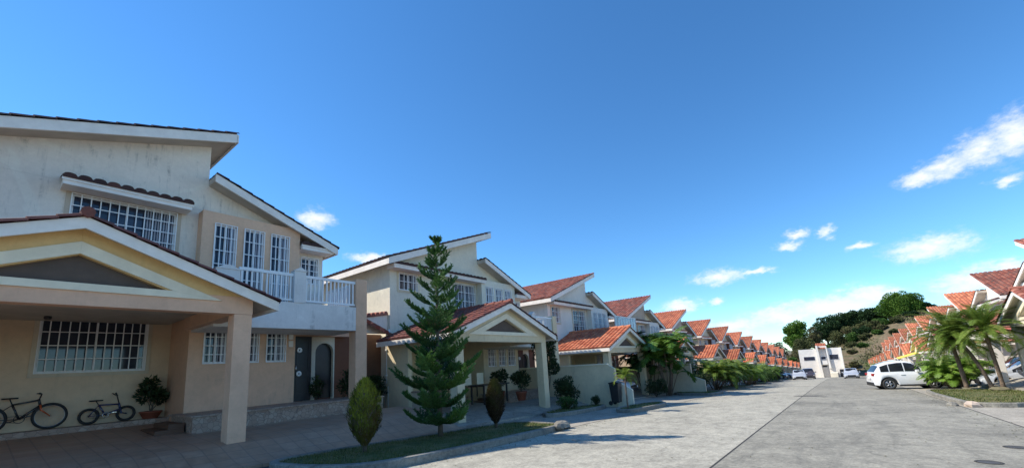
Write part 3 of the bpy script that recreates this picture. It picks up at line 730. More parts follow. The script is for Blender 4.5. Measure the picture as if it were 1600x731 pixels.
# drain covers in the road
def cover(x, y, r, lb):
    t = thing('drain_cover', lb, 'drain cover', (x, y, gz(x)), 'drain covers in the road')
    mb = MB(); mb.pxy([(x+r*math.cos(a*math.pi/12), y+r*math.sin(a*math.pi/12)) for a in range(24)], lambda a, b_: gz(a)-.01, lambda a, b_: gz(a)+.006); mb.obj('lid', M['dark_grey'], t, (x, y, gz(x)))
    mb = MB(); mb.ring((x, y, gz(x)+.004), (.034, 0, 1), r+.02, .015, 28, 6, .006); mb.obj('rim', M['seam'], t, (x, y, gz(x)))
cover(9.45, -1.5, .12, 'round dark drain cover in the near right of the road')
cover(11.2, -2.15, .13, 'round dark drain cover at the right edge of the frame')
mb = MB()
for i, (x, y, w, d_) in enumerate([(27.3, 1.6, .35, 1.5), (55.5, -.5, 1.6, 3.4)]):
    mb = MB(); pts = [(x+w*math.cos(a*.5236)*random.uniform(.8, 1.1), y+d_*.5*math.sin(a*.5236)*random.uniform(.8, 1.1)) for a in range(12)]
    mb.pxy(pts, lambda a, b_: gz(a)-.01, lambda a, b_: gz(a)+.004); structure(mb.obj('road_patch', M['seam' if i == 0 else 'road_r']))
# ------------------------------------------------------------------ far end
def hz(x, y):
    t = max(0, min(1, (x-180)/44.)); t = t**.85
    P_ = [(-60, 15), (-25, 11.5), (-17, 9.5), (-6, 4.6), (2, 2.3), (14, -1.2), (24, -4.5), (60, -6)]
    yy = max(-60, min(60, y)); top = 0
    for (a, ta), (b_, tb) in zip(P_[:-1], P_[1:]):
        if a <= yy <= b_: top = ta+(tb-ta)*(yy-a)/(b_-a)
    base = gz(176)-.2
    n_ = .7*math.sin(x*.13+y*.07)+.5*math.sin(x*.05-y*.19)+.3*math.sin(x*.41+y*.33)
    return base+(top-base)*t+n_*t
mb = MB(); gx = [178+4*i for i in range(40)]+[350, 400, 500, 700, 1200]; gy = [-420, -300, -200, -150]+[-120+4*i for i in range(61)]+[150, 200, 300, 420]
vs = [(x, y, hz(x, y)) for x in gx for y in gy]; ny = len(gy)
mb.add(vs, [(i*ny+j, (i+1)*ny+j, (i+1)*ny+j+1, i*ny+j+1) for i in range(len(gx)-1) for j in range(ny-1)], .5, True)
structure(mb.obj('hill', M['hill']))

def end_house():
    X = 172.; zb = gz(X)
    t = thing('house', 'white cubic house with a peach tiled roof closing the end of the street', 'house', (X, 5, zb))
    org = (X, 5, zb)
    def ob(mb, nm, m, par=None): return mb.obj(nm, M[m], par or t, org)
    mb = MB(); mb.box(X, X+9, 5.8, 10.7, zb-.5, 1.1); mb.pyz([(3.2, zb-.5), (5.798, zb-.5), (5.798, 2.0), (3.2, 2.0)], X+.6, X+9); mb.box(X+.1, X+9, -.6, 3.198, zb-.5, 1.2)
    ob(mb, 'wall', 'white')
    mb = MB(); mb.pyz([(2.6, zb+3), (3.19, zb+3), (3.19, 2.0), (2.9, 2.0)], X-.6, X+.09); mb.pyz([(4.9, zb), (5.79, zb), (5.79, 2.2), (5.3, 2.2)], X-.9, X+.59); mb.box(X-.8, X+.09, -.8, -.55, zb, 1.3); ob(mb, 'buttress', 'white')
    mb = MB(); tileroof(mb, (X+6, 3.0, 2.9), (0, 1, 0), (-1, 0, -.28), 2.9, 6.6, pitch=.5, course=.6, amp=.12, seg=4); ob(mb, 'roof', 'tile_orange')
    for (a, b_, c, d_) in ((6.4, 9.6, -2.6, -1.2), (3.5, 4.9, -2.4, -1.4), (.2, 2.6, -2.6, -.8), (3.5, 5.0, -5.0, -4.2)):
        xf = X+.6 if 3.2 < a < 5.5 else (X if a > 5.5 else X+.1)
        mb = MB(); mb.box(xf-.06, xf-.002, a, b_, c, d_); w_ = ob(mb, 'window', 'bars')
        mb = MB(); mb.box(xf-.09, xf-.062, a+.1, b_-.1, c+.1, d_-.1); ob(mb, 'pane', 'glass', w_)
    mb = MB(); mb.box(X-.6, X+.59, 3.3, 4.9, -4.0, -2.7); ob(mb, 'balcony', 'white')
    mb = MB(); mb.box(X+.02, X+.098, -.4, .6, zb, zb+2.6); ob(mb, 'door', 'door')
    mb = MB(); mb.box(X-6, X-.01, 1.2, 3.0, zb-.5, zb+1.8); ob(mb, 'garden_wall', 'cream')
end_house()

# ------------------------------------------------------------------ vegetation
def rv(): 
    while True:
        v = Vector((random.uniform(-1, 1), random.uniform(-1, 1), random.uniform(-1, 1)))
        if .05 < v.length < 1: return v
def clump_leaves(mb, c, r, n, l, w, up=.3, squash=1., varb=0., shell=.55):
    for _ in range(n):
        v = rv().normalized(); rr = r*(shell+(1-shell)*random.random()**.5) if random.random() < .8 else r*random.random()
        p = c+Vector((v.x*rr, v.y*rr, v.z*rr*squash))
        d = (v+rv()*.9+Vector((0, 0, up))).normalized()
        mb.leaf(p, d, (v+rv()*.7), l*random.uniform(.7, 1.3), w*random.uniform(.7, 1.3), max(0, min(1, varb+random.uniform(-.25, .25)+.25*v.z+.25)))
def branchy(mb, a, b_, r0, r1, n=6, wob=.1):
    a, b_ = Vector(a), Vector(b_); pts = []
    k = 5
    for i in range(k+1):
        t = i/k; pts.append(a.lerp(b_, t)+rv()*wob*math.sin(math.pi*t)*(b_-a).length)
    mb.tube(pts, [r0+(r1-r0)*i/k for i in range(k+1)], n); return pts
def tree(name, label, loc, h, rx, rz_, mat, group, leaf=.5, ncl=45, per=170, trunk_h=.35, squash=.8, flat=0):
    x, y, z = loc
    t = thing(name, label, 'tree', loc, group)
    mb = MB(); cz = z+h-rz_
    base = Vector((x, y, z-.5)); top = Vector((x, y, cz))
    branchy(mb, base, top, h*.035, h*.018, 8, .04)
    cs = []
    mbl = MB()
    for i in range(ncl):
        v = rv(); 
        v = v.normalized()*(.55+.45*random.random()) if i % 4 else v*.6
        if v.z < -.55: v.z *= .5
        c = Vector((x+v.x*rx*.8, y+v.y*rx*.8, cz+v.z*rz_*.8)); cs.append(c)
        r = random.uniform(.22, .36)*rx
        clump_leaves(mbl, c, r, per, leaf, leaf*.6, .2, squash, random.uniform(0, .6))
    for c in cs[::3]: branchy(mb, Vector((x, y, cz-rz_*random.uniform(.3, .9))), c, h*.012, h*.004, 5, .06)
    mb.obj('trunk', M['bark'], t, loc); mbl.obj('crown', M[mat], t, loc)
    return t
def cypress(label, loc, h, w, mat):
    x, y, z = loc
    t = thing('cypress_shrub', label, 'shrub', loc, 'clipped cypress shrubs on the near grass island')
    mb = MB(); mb.tube([(x, y, z-.05), (x+.01, y, z+.3), (x, y+.01, z+h*.5)], [.05, .04, .02], 7); mb.obj('trunk', M['bark'], t, loc)
    prof = [(0, .16), (.08, .42), (.2, .76), (.35, .97), (.5, 1), (.66, .9), (.8, .7), (.91, .44), (.97, .24), (1, .08)]
    def rad(u):
        for (a, ra), (b_, rb) in zip(prof[:-1], prof[1:]):
            if u <= b_: return (ra+(rb-ra)*(u-a)/(b_-a))*w*.5
        return 0
    z0 = z+.12; hh = h-.12
    mb = MB(); mb.lathe((x, y, z0), [(max(.01, rad(u)*.8), u*hh*.98) for u in [i/12 for i in range(13)]], 14)
    core = mb.obj('inner_twigs', M['bark'], t, loc)
    mb = MB()
    for _ in range(9000):
        u = random.random(); r = rad(u)
        if random.random()*w*.5 > r+.05: continue
        a = random.uniform(0, 6.283)
        bumpy = 1+.09*math.sin(a*5+u*17)+.07*math.sin(a*9-u*23)
        rr = r*bumpy*random.uniform(.78, 1.03)
        p = Vector((x+rr*math.cos(a), y+rr*math.sin(a), z0+u*hh))
        out = Vector((math.cos(a), math.sin(a), 0))
        d = out*random.uniform(.1, .7)+Vector((0, 0, 1))+rv()*.35
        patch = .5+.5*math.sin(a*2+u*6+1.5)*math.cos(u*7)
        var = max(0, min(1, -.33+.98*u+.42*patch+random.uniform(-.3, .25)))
        mb.leaf(p, d, out+rv()*.5, random.uniform(.03, .075)*(1.6 if random.random() < .06 else 1), .018, var)
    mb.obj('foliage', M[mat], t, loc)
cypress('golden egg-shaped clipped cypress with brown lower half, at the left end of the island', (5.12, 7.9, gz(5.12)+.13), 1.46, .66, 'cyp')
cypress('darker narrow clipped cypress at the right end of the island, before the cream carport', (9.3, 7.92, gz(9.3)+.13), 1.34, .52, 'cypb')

def norfolk(loc, h, R0):
    x, y, z = loc
    t = thing('norfolk_pine', 'tall tiered dark-green pine on the grass island before the second house', 'tree', loc)
    mb = MB(); mb.tube([(x, y, z-.05), (x-.02, y, z+h*.4), (x+.01, y, z+h*.8), (x, y, z+h*.99)], [.065, .05, .028, .008], 9); mb.obj('trunk', M['bark'], t, loc)
    rs = random.Random(5)
    tiers = 14
    for i in range(tiers):
        u = i/(tiers-1); zz = z+.38+(h-.42)*(u**.95)
        prof = [(0, .80), (.12, .98), (.3, .92), (.5, .66), (.7, .46), (.85, .27), (1, .08)]
        for (ua, ra), (ub, rb) in zip(prof[:-1], prof[1:]):
            if ua <= u <= ub: rad = R0*(ra+(rb-ra)*(u-ua)/(ub-ua))
        nb = 6 if i % 2 else 7
        mbt = MB()
        for k in range(nb):
            a = 2*math.pi*(k+rs.uniform(-.3, .3))/nb+i*.55
            rr = rad*rs.uniform(.62, 1.2); out = Vector((math.cos(a), math.sin(a), 0)); sd = Vector((-math.sin(a), math.cos(a), 0))
            rise = .05+.55*u+rs.uniform(-.08, .08); z0 = zz+rs.uniform(-.05, .05)
            def pt(s): return Vector((x, y, z0))+out*rr*s+Vector((0, 0, rr*(rise*s-.10*(1-u)*math.sin(math.pi*s*.8)+.22*s*s*s)))
            pts = [pt(s/6) for s in range(7)]
            mbt.tube(pts, [.017*(1-.8*s/6)*(1.3-u) for s in range(7)], 5)
            vb = rs.uniform(.0, .7)
            def needles(p0, p1, cnt, ln, v_=0):
                dd = (p1-p0).normalized()
                for q in range(cnt):
                    s_ = q/cnt; p = p0.lerp(p1, s_)
                    v = rv().normalized(); v = (v-dd*v.dot(dd))
                    d = dd*.8+v.normalized()*.8+Vector((0, 0, .3))
                    mbt.blade(p, d, v.cross(dd)+rv()*.2, ln*random.uniform(.8, 1.25), .021, max(0, min(1, vb+.3*s_+v_+random.uniform(-.15, .25))))
            nt_ = max(3, int(rr/.10))
            for s_ in range(1, nt_+1):
                s = .22+.78*s_/nt_; p = pt(s); dirn = (pt(min(1, s+.05))-pt(s-.05)).normalized()
                tl = .13+.34*rr*math.sin(math.pi*min(1, s*.8+.1))**.7*.8
                for sg in (-1, 1):
                    e_ = p+(dirn*.75+sd*sg*.75+Vector((0, 0, .30+rs.uniform(-.1, .15)))).normalized()*tl*rs.uniform(.75, 1.2)
                    needles(p, e_, max(8, int(tl/.0042)), .064, .12)
                    mbt.tube([p, e_], .007, 3, cap=False)
            needles(pt(.12), pt(1), int(rr/.008), .065)
        mbt.obj('branch_tier', M['pine'], t, loc)
    return t
norfolk((7.37, 8.1, gz(7.37)+.12), 5.02, 1.0)

def frond(mb, p, az, el, ln, droop, ll, n=26, w=.035, mbs=None, vshape=.35, var=None):
    out = Vector((math.cos(az), math.sin(az), 0)); up = Vector((0, 0, 1)); sd = Vector((-math.sin(az), math.cos(az), 0))
    pts = []; q = Vector(p); e = el; k = 10
    for i in range(k+1):
        pts.append(q.copy()); q = q+(out*math.cos(e)+up*math.sin(e))*ln/k; e -= droop/k*(1+.6*i/k)
    if mbs is not None: mbs.tube(pts, [.018*(1-.85*i/k)+.003 for i in range(k+1)], 4, cap=False)
    vb = random.uniform(.1, .75) if var is None else var
    for i in range(n):
        s = .14+.86*i/(n-1); f = s*k; a = min(k-1, int(f)); c = pts[a].lerp(pts[a+1], f-a); t = (pts[a+1]-pts[a]).normalized()
        nrm = sd.cross(t)
        l_ = ll*(math.sin(math.pi*(.15+.8*s))**.7)*random.uniform(.85, 1.15)
        for sg in (-1, 1):
            d = t*.75+sd*sg*1.0+nrm*(-vshape if nrm.z > 0 else vshape)*random.uniform(-.3, 1.1)-up*.12
            mb.leaf(c, d, nrm+rv()*.15, l_, w, max(0, min(1, vb+random.uniform(-.2, .25))))
def palm(label, loc, h, lean, nf, fl, mat='palm', trunkr=.09, group='ornamental palms', ll=.32, n=26, droop=1.7, w=.03, skirt=True, cat='palm tree', name='palm_tree', elr=(-.15, 1.45), vshape_=0):
    x, y, z = loc
    t = thing(name, label, cat, loc, group)
    top = Vector((x+lean[0], y+lean[1], z+h)); base = Vector((x, y, z-.05))
    pts = [base.lerp(top, s/8)+Vector((0, 0, 0))+Vector((lean[0], lean[1], 0))*(-.12*math.sin(math.pi*s/8)) for s in range(9)]
    mb = MB(); mb.tube(pts, [trunkr*1.6]+[trunkr*(1.1-.02*s+.08*(s % 2)) for s in range(1, 8)]+[trunkr*1.25], 10)
    mb.obj('trunk', M['palmbark'], t, loc)
    mb, ms = MB(), MB()
    for i in range(nf):
        u = i/(nf-1); el = elr[0]+(elr[1]-elr[0])*u+random.uniform(-.12, .12)
        frond(mb, top+Vector((0, 0, .05*u)), i*2.399+random.uniform(-.2, .2), el, fl*random.uniform(.85, 1.1)*(1-.25*(u > .85)), droop*random.uniform(.7, 1.25), ll, n, w, ms, .1 if vshape_ else .35)
    mb.obj('fronds', M[mat], t, loc); ms.obj('frond_stalks', M[mat], t, loc)
    return t
def areca(label, loc, h, r, ns=9, fl=1.5, mat='areca', group='bushy palm clumps by the driveways', n=24, ll=.35, w=.04):
    x, y, z = loc
    t = thing('palm_clump', label, 'palm clump', loc, group)
    mb, ml, ms = MB(), MB(), MB()
    for i in range(ns):
        a = random.uniform(0, 6.28); rr = r*.25*random.random()
        b0 = Vector((x+rr*math.cos(a), y+rr*math.sin(a), z-.03)); b1 = b0+Vector((math.cos(a)*r*.35, math.sin(a)*r*.35, h*random.uniform(.2, .55)))
        mb.tube([b0, b0.lerp(b1, .5), b1], [.035, .03, .025], 6)
        for k in range(6):
            frond(ml, b1, a+k*1.05+random.uniform(-.3, .3), random.uniform(.55, 1.4), fl*random.uniform(.8, 1.15), random.uniform(1.1, 1.9), ll, n, w, ms)
    mb.obj('canes', M['palmbark'], t, loc); ml.obj('fronds', M[mat], t, loc); ms.obj('frond_stalks', M[mat], t, loc)
    return t
def bush(label, loc, r, h, mat='bush', leaf=.09, n=2600, group=None, name='bush'):
    x, y, z = loc
    t = thing(name, label, 'bush', loc, group)
    mb = MB()
    for i in range(7):
        a = i*.9; mb.tube([(x, y, z-.02), (x+.35*r*math.cos(a), y+.35*r*math.sin(a), z+h*.35), (x+.7*r*math.cos(a), y+.7*r*math.sin(a), z+h*.7)], [.02, .013, .006], 5)
    mb.obj('stems', M['bark'], t, loc)
    mb = MB()
    for i in range(14):
        v = rv(); c = Vector((x+v.x*r*.65, y+v.y*r*.65, z+h*(.5+.38*v.z)))
        clump_leaves(mb, c, min(r, h*.5)*random.uniform(.35, .55), n//14, leaf, leaf*.5, .3, .85, random.uniform(0, .6))
    mb.obj('foliage', M[mat], t, loc); return t
def gq(x, y, off=.12): return (x, y, gz(x)+off)
palm('leaning palm on the right island, left one of the crossed pair', gq(29.6, -5.45), 2.7, (.5, .8), 62, 2.0, ll=.30, trunkr=.07, n=46, w=.022, droop=.95, elr=(-.25, 1.5), vshape_=1)
palm('leaning palm on the right island, right one of the crossed pair', gq(29.5, -5.75), 2.8, (-.25, .2), 62, 2.0, ll=.30, trunkr=.07, n=46, w=.022, droop=.95, elr=(-.25, 1.5), vshape_=1)
palm('upright dark-trunked palm on the right island, nearest the parked cars', gq(30.6, -4.75), 2.3, (.1, .15), 54, 1.8, ll=.30, trunkr=.08, n=44, w=.022, droop=.95, elr=(-.25, 1.5), vshape_=1)
palm('palm at the right edge of the frame by the terracotta planter', gq(29.8, -7.2), 2.1, (-.1, -.25), 40, 1.8, ll=.30, trunkr=.07, n=40, w=.022, droop=.95, elr=(-.25, 1.5), vshape_=1)
tag(rock((29.5, -5.6, gz(29.5)+.14), .34, 'soil', 'soil_mound', .45), 'low mound of earth round the foot of the crossed palms', 'soil mound')
tag(rock((30.6, -4.75, gz(30.6)+.13), .26, 'soil', 'soil_mound', .4), 'dark mound of earth round the upright palm', 'soil mound')
areca('bright green palm clump behind the white car, left part of the right-hand greenery', gq(37.6, -5.6, 0), 3.0, 1.4, 20, 1.6, 'areca', n=40, w=.032, ll=.34)
areca('yellow-green palm clump beside the green bin on the right', gq(33.9, -4.75, 0), 2.3, 1.0, 22, 1.15, 'areca', n=40, w=.032, ll=.34)
areca('small roadside bush palm far down the right side behind the silver sedan', gq(84, -5.0, 0), 3.4, 1.8, 9, 2.0, 'areca')
areca('broad palm clump by the kerb on the left, nearest of three', gq(37.0, 8.2, .05), 3.1, 1.7, 18, 1.9, 'palm', n=36, w=.04)
areca('middle palm clump of three by the left kerb', gq(41, 7.5, .05), 3.0, 1.6, 16, 1.9, 'palm', n=34, w=.045)
areca('furthest of three palm clumps by the left kerb, yellowish', gq(45.5, 7.3, .05), 2.4, 1.5, 11, 1.7, 'areca')
areca('tall banana-like palm clump in front of the fourth house on the left', gq(28.2, 9.1, .05), 5.8, 1.6, 12, 2.0, 'banana', 'tall leafy clumps by the fourth house', 18, .55, .10)
areca('dark leafy clump to the left of the banana-like palms', gq(28.6, 10.6, .05), 6.6, 1.6, 11, 1.9, 'broad', 'tall leafy clumps by the fourth house', 18, .5, .10)
palm('young palm with yellow-green crown before the yellow wall', gq(16.3, 6.95), 1.25, (0, 0), 16, .62, 'sunpalm', .03, None, .17, 20, 1.3, .016, elr=(.1, 1.4))
bush('dark bush at the foot of the fourth house boundary wall', gq(26.4, 9.3, .05), .9, 1.2, 'bush')
bush('round shrub near the kerb past the palm clumps on the left', gq(50, 7.3, .1), 1.2, 1.7, 'areca', .16, 2000)
bush('leafy hedge in front of the distant left houses', gq(60, 7.4, .1), 1.3, 1.8, 'broad', .16, 2000)
bush('low dark hedge further along the left kerb', gq(70, 7.4, .1), 1.3, 1.7, 'bush', .2, 1500)
bush('tall climbing shrub against the right pillar of the cream carport', (16.55, 10.9, -.3), .7, 3.9, 'bush', .09, 5200)
bush('broad dark bush beside the yellow boundary wall', (17.2, 10.2, -.45), .85, 1.35, 'bush', .09, 3200)
bush('low bush on the grass verge before the yellow wall', (15.6, 9.3, -.4), .6, .55, 'broad', .07, 1500)
bush('small dark round bush at the foot of the yellow boundary wall', (18.0, 9.2, -.5), .3, .45, 'bush', .05, 1200)
bush('dark plant in the alley between the first two houses', (9.7, 14.4, .3), .55, 1.2, 'bush', .09, 1800)
bush('leafy dark plant on the porch right of the arched door', (8.05, 13.4, .78), .38, 1.0, 'bush', .07, 1300)
bush('leafy dark plant on the porch left of the arched door', (7.2, 13.9, .78), .25, .8, 'bush', .07, 900)

areca('spiky green palm clump further along the left kerb, before the sixth house', gq(51.5, 7.6, .05), 2.6, 1.5, 11, 1.8, 'palm')
areca('leafy palm clump before the seventh house on the left', gq(63, 7.8, .05), 2.8, 1.6, 10, 1.8, 'areca')
bush('dark tall hedge against the fifth house carport', gq(46, 9.3, .05), 1.5, 2.2, 'broad', .14, 2600)
bush('dark shrub mass between the fourth and fifth houses', gq(34.5, 8.9, .05), 1.2, 1.7, 'bush', .12, 2600)
bush('dark shrub against the seventh house carport', gq(70, 8.8, .05), 1.5, 2.0, 'broad', .16, 2000)
# hill trees
ht_g = 'trees on the hill beyond the end of the street'
def hp(x, y): return (x, y, hz(x, y)-.3)
tree('tree', 'big round green tree at the left end of the hill line', hp(215, 12.9), 17.8, 5.2, 8.6, 'treeb', ht_g, .55, 80, 230)
tree('tree', 'lower mixed grey-green tree under the left round tree', hp(204, 10.5), 10, 4.2, 4.8, 'drygreen', ht_g, .45, 44, 170)
tree('tree', 'grey-brown half-bare tree beside the left round tree', hp(208, 6.8), 13.2, 2.9, 5.6, 'dry', ht_g, .4, 44, 130)
tree('tree', 'dark spreading tree, leftmost of the dark crest trees', hp(236, 3.2), 15.2, 6.2, 7.2, 'treed', ht_g, .6, 60, 200)
tree('tree', 'dark crest tree, second from the left of the dark row', hp(244, -1.8), 14.6, 6.2, 6.8, 'treed', ht_g, .6, 60, 200)
tree('tree', 'dark crest tree in the middle of the dark row', hp(246, -7.0), 13.8, 6.0, 6.2, 'treed', ht_g, .6, 60, 200)
tree('tree', 'dark crest tree just left of the big right dome', hp(248, -12.5), 10.8, 5.6, 5., 'treed', ht_g, .6, 56, 190)
tree('tree', 'dark crest tree tucked behind the left edge of the big dome', hp(252, -17.5), 9.0, 4.6, 4.2, 'treed', ht_g, .6, 50, 180)
tree('tree', 'large bright green domed tree above the right-hand roofs', hp(240, -23.8), 12.8, 8.2, 6.6, 'treeb', ht_g, .5, 110, 300)
tree('tree', 'dark small tree at the right foot of the big domed tree', hp(240, -31.5), 6.5, 3.6, 3.0, 'treed', ht_g, .5, 36, 140)
tree('tree', 'thin feathery tree left of the round hill tree', hp(215, 20.5), 10.5, 3.2, 2.8, 'treed', ht_g, .4, 16, 60)
tree('tree', 'far dark tree low on the skyline at left', hp(260, 26), 8, 6, 3.6, 'treed', ht_g, .6, 36, 120)
for i, (x, y, r, h, m_, lb) in enumerate([(222, -.5, 4.2, 6.5, 'drygreen', 'grey-green scrub dome in the middle of the slope'), (226, -5.5, 4.2, 6., 'dry', 'grey scrub below the dark crest trees'),
        (228, -10.5, 4.2, 4.6, 'drygreen', 'grey-green scrub right of the grey scrub'), (226, -15.5, 3.8, 3.4, 'tree', 'green scrub below the left edge of the big dome'), (206, 3.6, 3.2, 4.6, 'tree', 'olive scrub above the end house'),
        (200, 7.8, 3.2, 5., 'drygreen', 'scrub just behind the end house'), (198, 12, 3.4, 6, 'dry', 'tall scrub left behind the end house'), (229, -20.5, 4., 2.6, 'drygreen', 'low scrub below the big domed tree'),
        (194, 15.5, 3.2, 5.5, 'tree', 'green scrub at the end of the left row'), (228, -27, 4, 2.2, 'dry', 'dry scrub at the right of the slope'), (188, -3.5, 1.8, 2.2, 'dry', 'small dry scrub at the foot of the bare slope'), (214, -9, 3.4, 2.6, 'drygreen', 'grey-green scrub low on the bare slope'), (217, -14.5, 3.2, 2.2, 'dry', 'dry scrub on the bare slope below the dome tree'), (207, -7.5, 2.2, 1.6, 'tree', 'small green scrub on the bare slope'), (219, -19.5, 3., 2., 'drygreen', 'grey-green scrub below the right roofs skyline'), (212, -4.5, 2.6, 2.2, 'drygreen', 'rounded grey-green scrub left on the bare slope'), (222, -24.5, 3.4, 2.2, 'treed', 'dark scrub just under the domed tree at right'), (221, -17, 2.6, 1.8, 'tree', 'bright green scrub under the domed tree'), (214, -13.0, 2.6, 1.9, 'tree', 'green scrub in the middle of the bare slope'), (210, -17.5, 3., 2., 'drygreen', 'scrub beside the right-hand roofs on the slope'), (203, -4.0, 2.0, 1.6, 'dry', 'dry scrub right above the end house'), (223, -9.0, 4., 3.6, 'treed', 'dark thicket below the middle crest tree'), (224, -13.2, 3.6, 3.2, 'drygreen', 'olive thicket left of the domed tree foot'), (218, -5.5, 3.4, 4.2, 'tree', 'green thicket in the hollow above the bare slope')]):
    bush(lb, hp(x, y), r, h, m_, .45, 3400, 'scrub clumps on the hillside', 'scrub')
# leaf litter and grit along the gutters
mb = MB()
for _ in range(2600):
    side = random.random() < .6; x = random.uniform(3, 45)**1.0
    y = 6.45-abs(random.gauss(0, .22)) if side else -2.9+abs(random.gauss(0, .3))
    if random.random() < .25: x = random.uniform(4, 30); y = random.uniform(-3, 6.4)
    p = Vector((x, y, gz(x)+.006+random.random()*.008)); a = random.uniform(0, 6.28); d = Vector((math.cos(a), math.sin(a), random.uniform(-.1, .35)))
    mb.leaf(p, d, Vector((0, 0, 1))+rv()*.3, random.uniform(.02, .055), random.uniform(.012, .03))
g = mb.obj('fallen_leaves', M['dry']); g['kind'] = 'stuff'; tag(g, 'dry fallen leaves scattered along the gutters and road', 'leaves')
# ground scrub on the slope
mb = MB()
for _ in range(26000):
    x = random.uniform(183, 262); y = random.uniform(-45, 28)
    k_ = math.sin(x*.21+y*.1)+math.sin(y*.33-x*.07)
    if k_+random.uniform(-1, 1) < .2: continue
    p = Vector((x, y, hz(x, y)-.05)); d = Vector((random.uniform(-.6, .6), random.uniform(-.6, .6), 1))
    mb.leaf(p, d, rv(), random.uniform(.3, .9), random.uniform(.2, .5))
g = mb.obj('dry_grass', M['dry']); g['kind'] = 'stuff'; tag(g, 'dry grass tufts scattered over the bare hillside', 'grass')

# ------------------------------------------------------------------ vehicles
def car(kind, label, loc, rz, pm, group, ln=4.6, wd=1.85, ht=1.68):
    """built pointing +x, wheels on z=0"""
    t = thing('parked_car', label, 'car', loc, group, rz)
    H, W = ht, wd/2
    wr = .36 if kind != 'sedan' else .32; ax0, ax1 = -ln*.295, ln*.305
    x0, x1 = -ln/2, ln/2
    belt = .60*H; sill = .26
    def zbot(x):
        z = sill+.05*max(0, (abs(x)-ln*.42)/(ln*.08))
        for a in (ax0, ax1):
            r = wr+.07
            if abs(x-a) < r: z = max(z, wr+math.sqrt(r*r-(x-a)**2))
        return z
    if kind == 'suv': topl = [(x0, .78), (x0+.06, 1.0), (x0+.3, 1.05), (x0+1.5, 1.04), (x0+3.0, 1.0), (x0+3.25, .99), (x1-.75, .93), (x1-.25, .84), (x1, .62)]
    elif kind == 'pickup': topl = [(x0, 1.0), (x0+1.6, 1.02), (x1-1.6, 1.04), (x1-1.2, 1.02), (x1-.25, .92), (x1, .68)]
    else: topl = [(x0, .70), (x0+.12, .88), (x0+.9, .92), (x1-1.3, .88), (x1-.3, .74), (x1, .55)]
    k_ = H/1.68 if kind == 'suv' else 1
    q_ = ln/{'suv': 4.6, 'pickup': 5.2, 'sedan': 4.5}[kind]
    topl = [(x0+(x-x0)*q_ if x-x0 < ln*.9 and kind == 'suv' and x < x1-.8 else x, z) for x, z in topl]
    topl = sorted(topl)
    def ztop(x):
        for (a, za), (b_, zb_) in zip(topl[:-1], topl[1:]):
            if x <= b_: return (za+(zb_-za)*(x-a)/(b_-a))*k_
        return topl[-1][1]*k_
    def hw(x):
        e = max(0, (abs(x)-ln*.36)/(ln*.14)); return W*(1-.20*e*e)
    xs = sorted({x0, x1, *[x0+ln*i/44 for i in range(45)], *[a+s*(wr+.07)*c for a in (ax0, ax1) for s in (-1, 1) for c in (1, .93, .75, .5)]})
    mb = MB(); rows = []
    for x in xs:
        zb_, zt, w = zbot(x), ztop(x), hw(x)
        zm = zb_+(zt-zb_)*.45
        ring = [(0, sill+.02), (w*.80, max(sill+.02, zb_) if zb_ > sill+.1 else sill+.02), (w*.97, zb_), (w*1.0, zb_+.06), (w, zm), (w*.985, zt-.14), (w*.93, zt-.03), (w*.80, zt), (0, zt+.035)]
        rows.append([(x, y_, z_) for y_, z_ in ring]+[(x, -y_, z_) for y_, z_ in ring[-2:0:-1]])
    m_ = len(rows[0]); vs = [v for r in rows for v in r]
    fs = [(i*m_+j, i*m_+(j+1) % m_, (i+1)*m_+(j+1) % m_, (i+1)*m_+j) for i in range(len(rows)-1) for j in range(m_)]
    fs += [tuple(range(m_-1, -1, -1)), tuple((len(rows)-1)*m_+j for j in range(m_))]
    mb.add(vs, [f[::-1] for f in fs], .5, True); body = mb.obj('body', pm, t)
    md = body.modifiers.new('e', 'EDGE_SPLIT'); md.split_angle = R(38)
    # greenhouse
    if kind == 'suv': g = [(x0+.14, 1.02, 1.04), (x0+.55, 1.02, 1.44), (x0+1.05, 1.02, 1.58), (x0+1.7, 1.02, 1.655), (x0+2.2, 1.01, 1.65), (x0+2.6, 1.0, 1.57), (x0+3.35, .97, 1.0)]
    elif kind == 'pickup': g = [(-.75, 1.0, 1.04), (-.6, 1.0, 1.70), (.4, 1.0, 1.74), (.75, 1.0, 1.68), (1.35, 1.0, 1.04)]
    else: g = [(x0+.5, .9, .92), (x0+1.15, .9, 1.38), (x0+1.7, .9, 1.45), (x0+2.5, .88, 1.44), (x0+3.4, .86, .9)]
    if kind == 'suv': g = [(x0+(x-x0)*q_, a, b_) for x, a, b_ in g]
    rows = []
    for (x, a, b_) in g:
        a *= k_; b_ *= k_; w = hw(x)*.92; u = (b_-a)/.65; wt = w*(1-.20*min(1, u))
        rows.append([(x, 0, a-.04), (x, w, a-.04), (x, w*.985, a+.02), (x, w*.5+wt*.5, (a+b_)/2), (x, wt, b_-.07*min(1, u)), (x, wt*.86, b_), (x, 0, b_+.03*min(1, u))])
    rows = [r+[(x, -y_, z_) for x, y_, z_ in r[-2:0:-1]] for r in rows]; m_ = len(rows[0])
    vs = [v for r in rows for v in r]; fs = [(i*m_+j, i*m_+(j+1) % m_, (i+1)*m_+(j+1) % m_, (i+1)*m_+j) for i in range(len(rows)-1) for j in range(m_)]
    fs += [tuple(range(m_-1, -1, -1)), tuple((len(rows)-1)*m_+j for j in range(m_))]
    mb = MB(); mb.add(vs, [f[::-1] for f in fs], .5, True); cab = mb.obj('cabin', pm, t); md = cab.modifiers.new('e', 'EDGE_SPLIT'); md.split_angle = R(30)
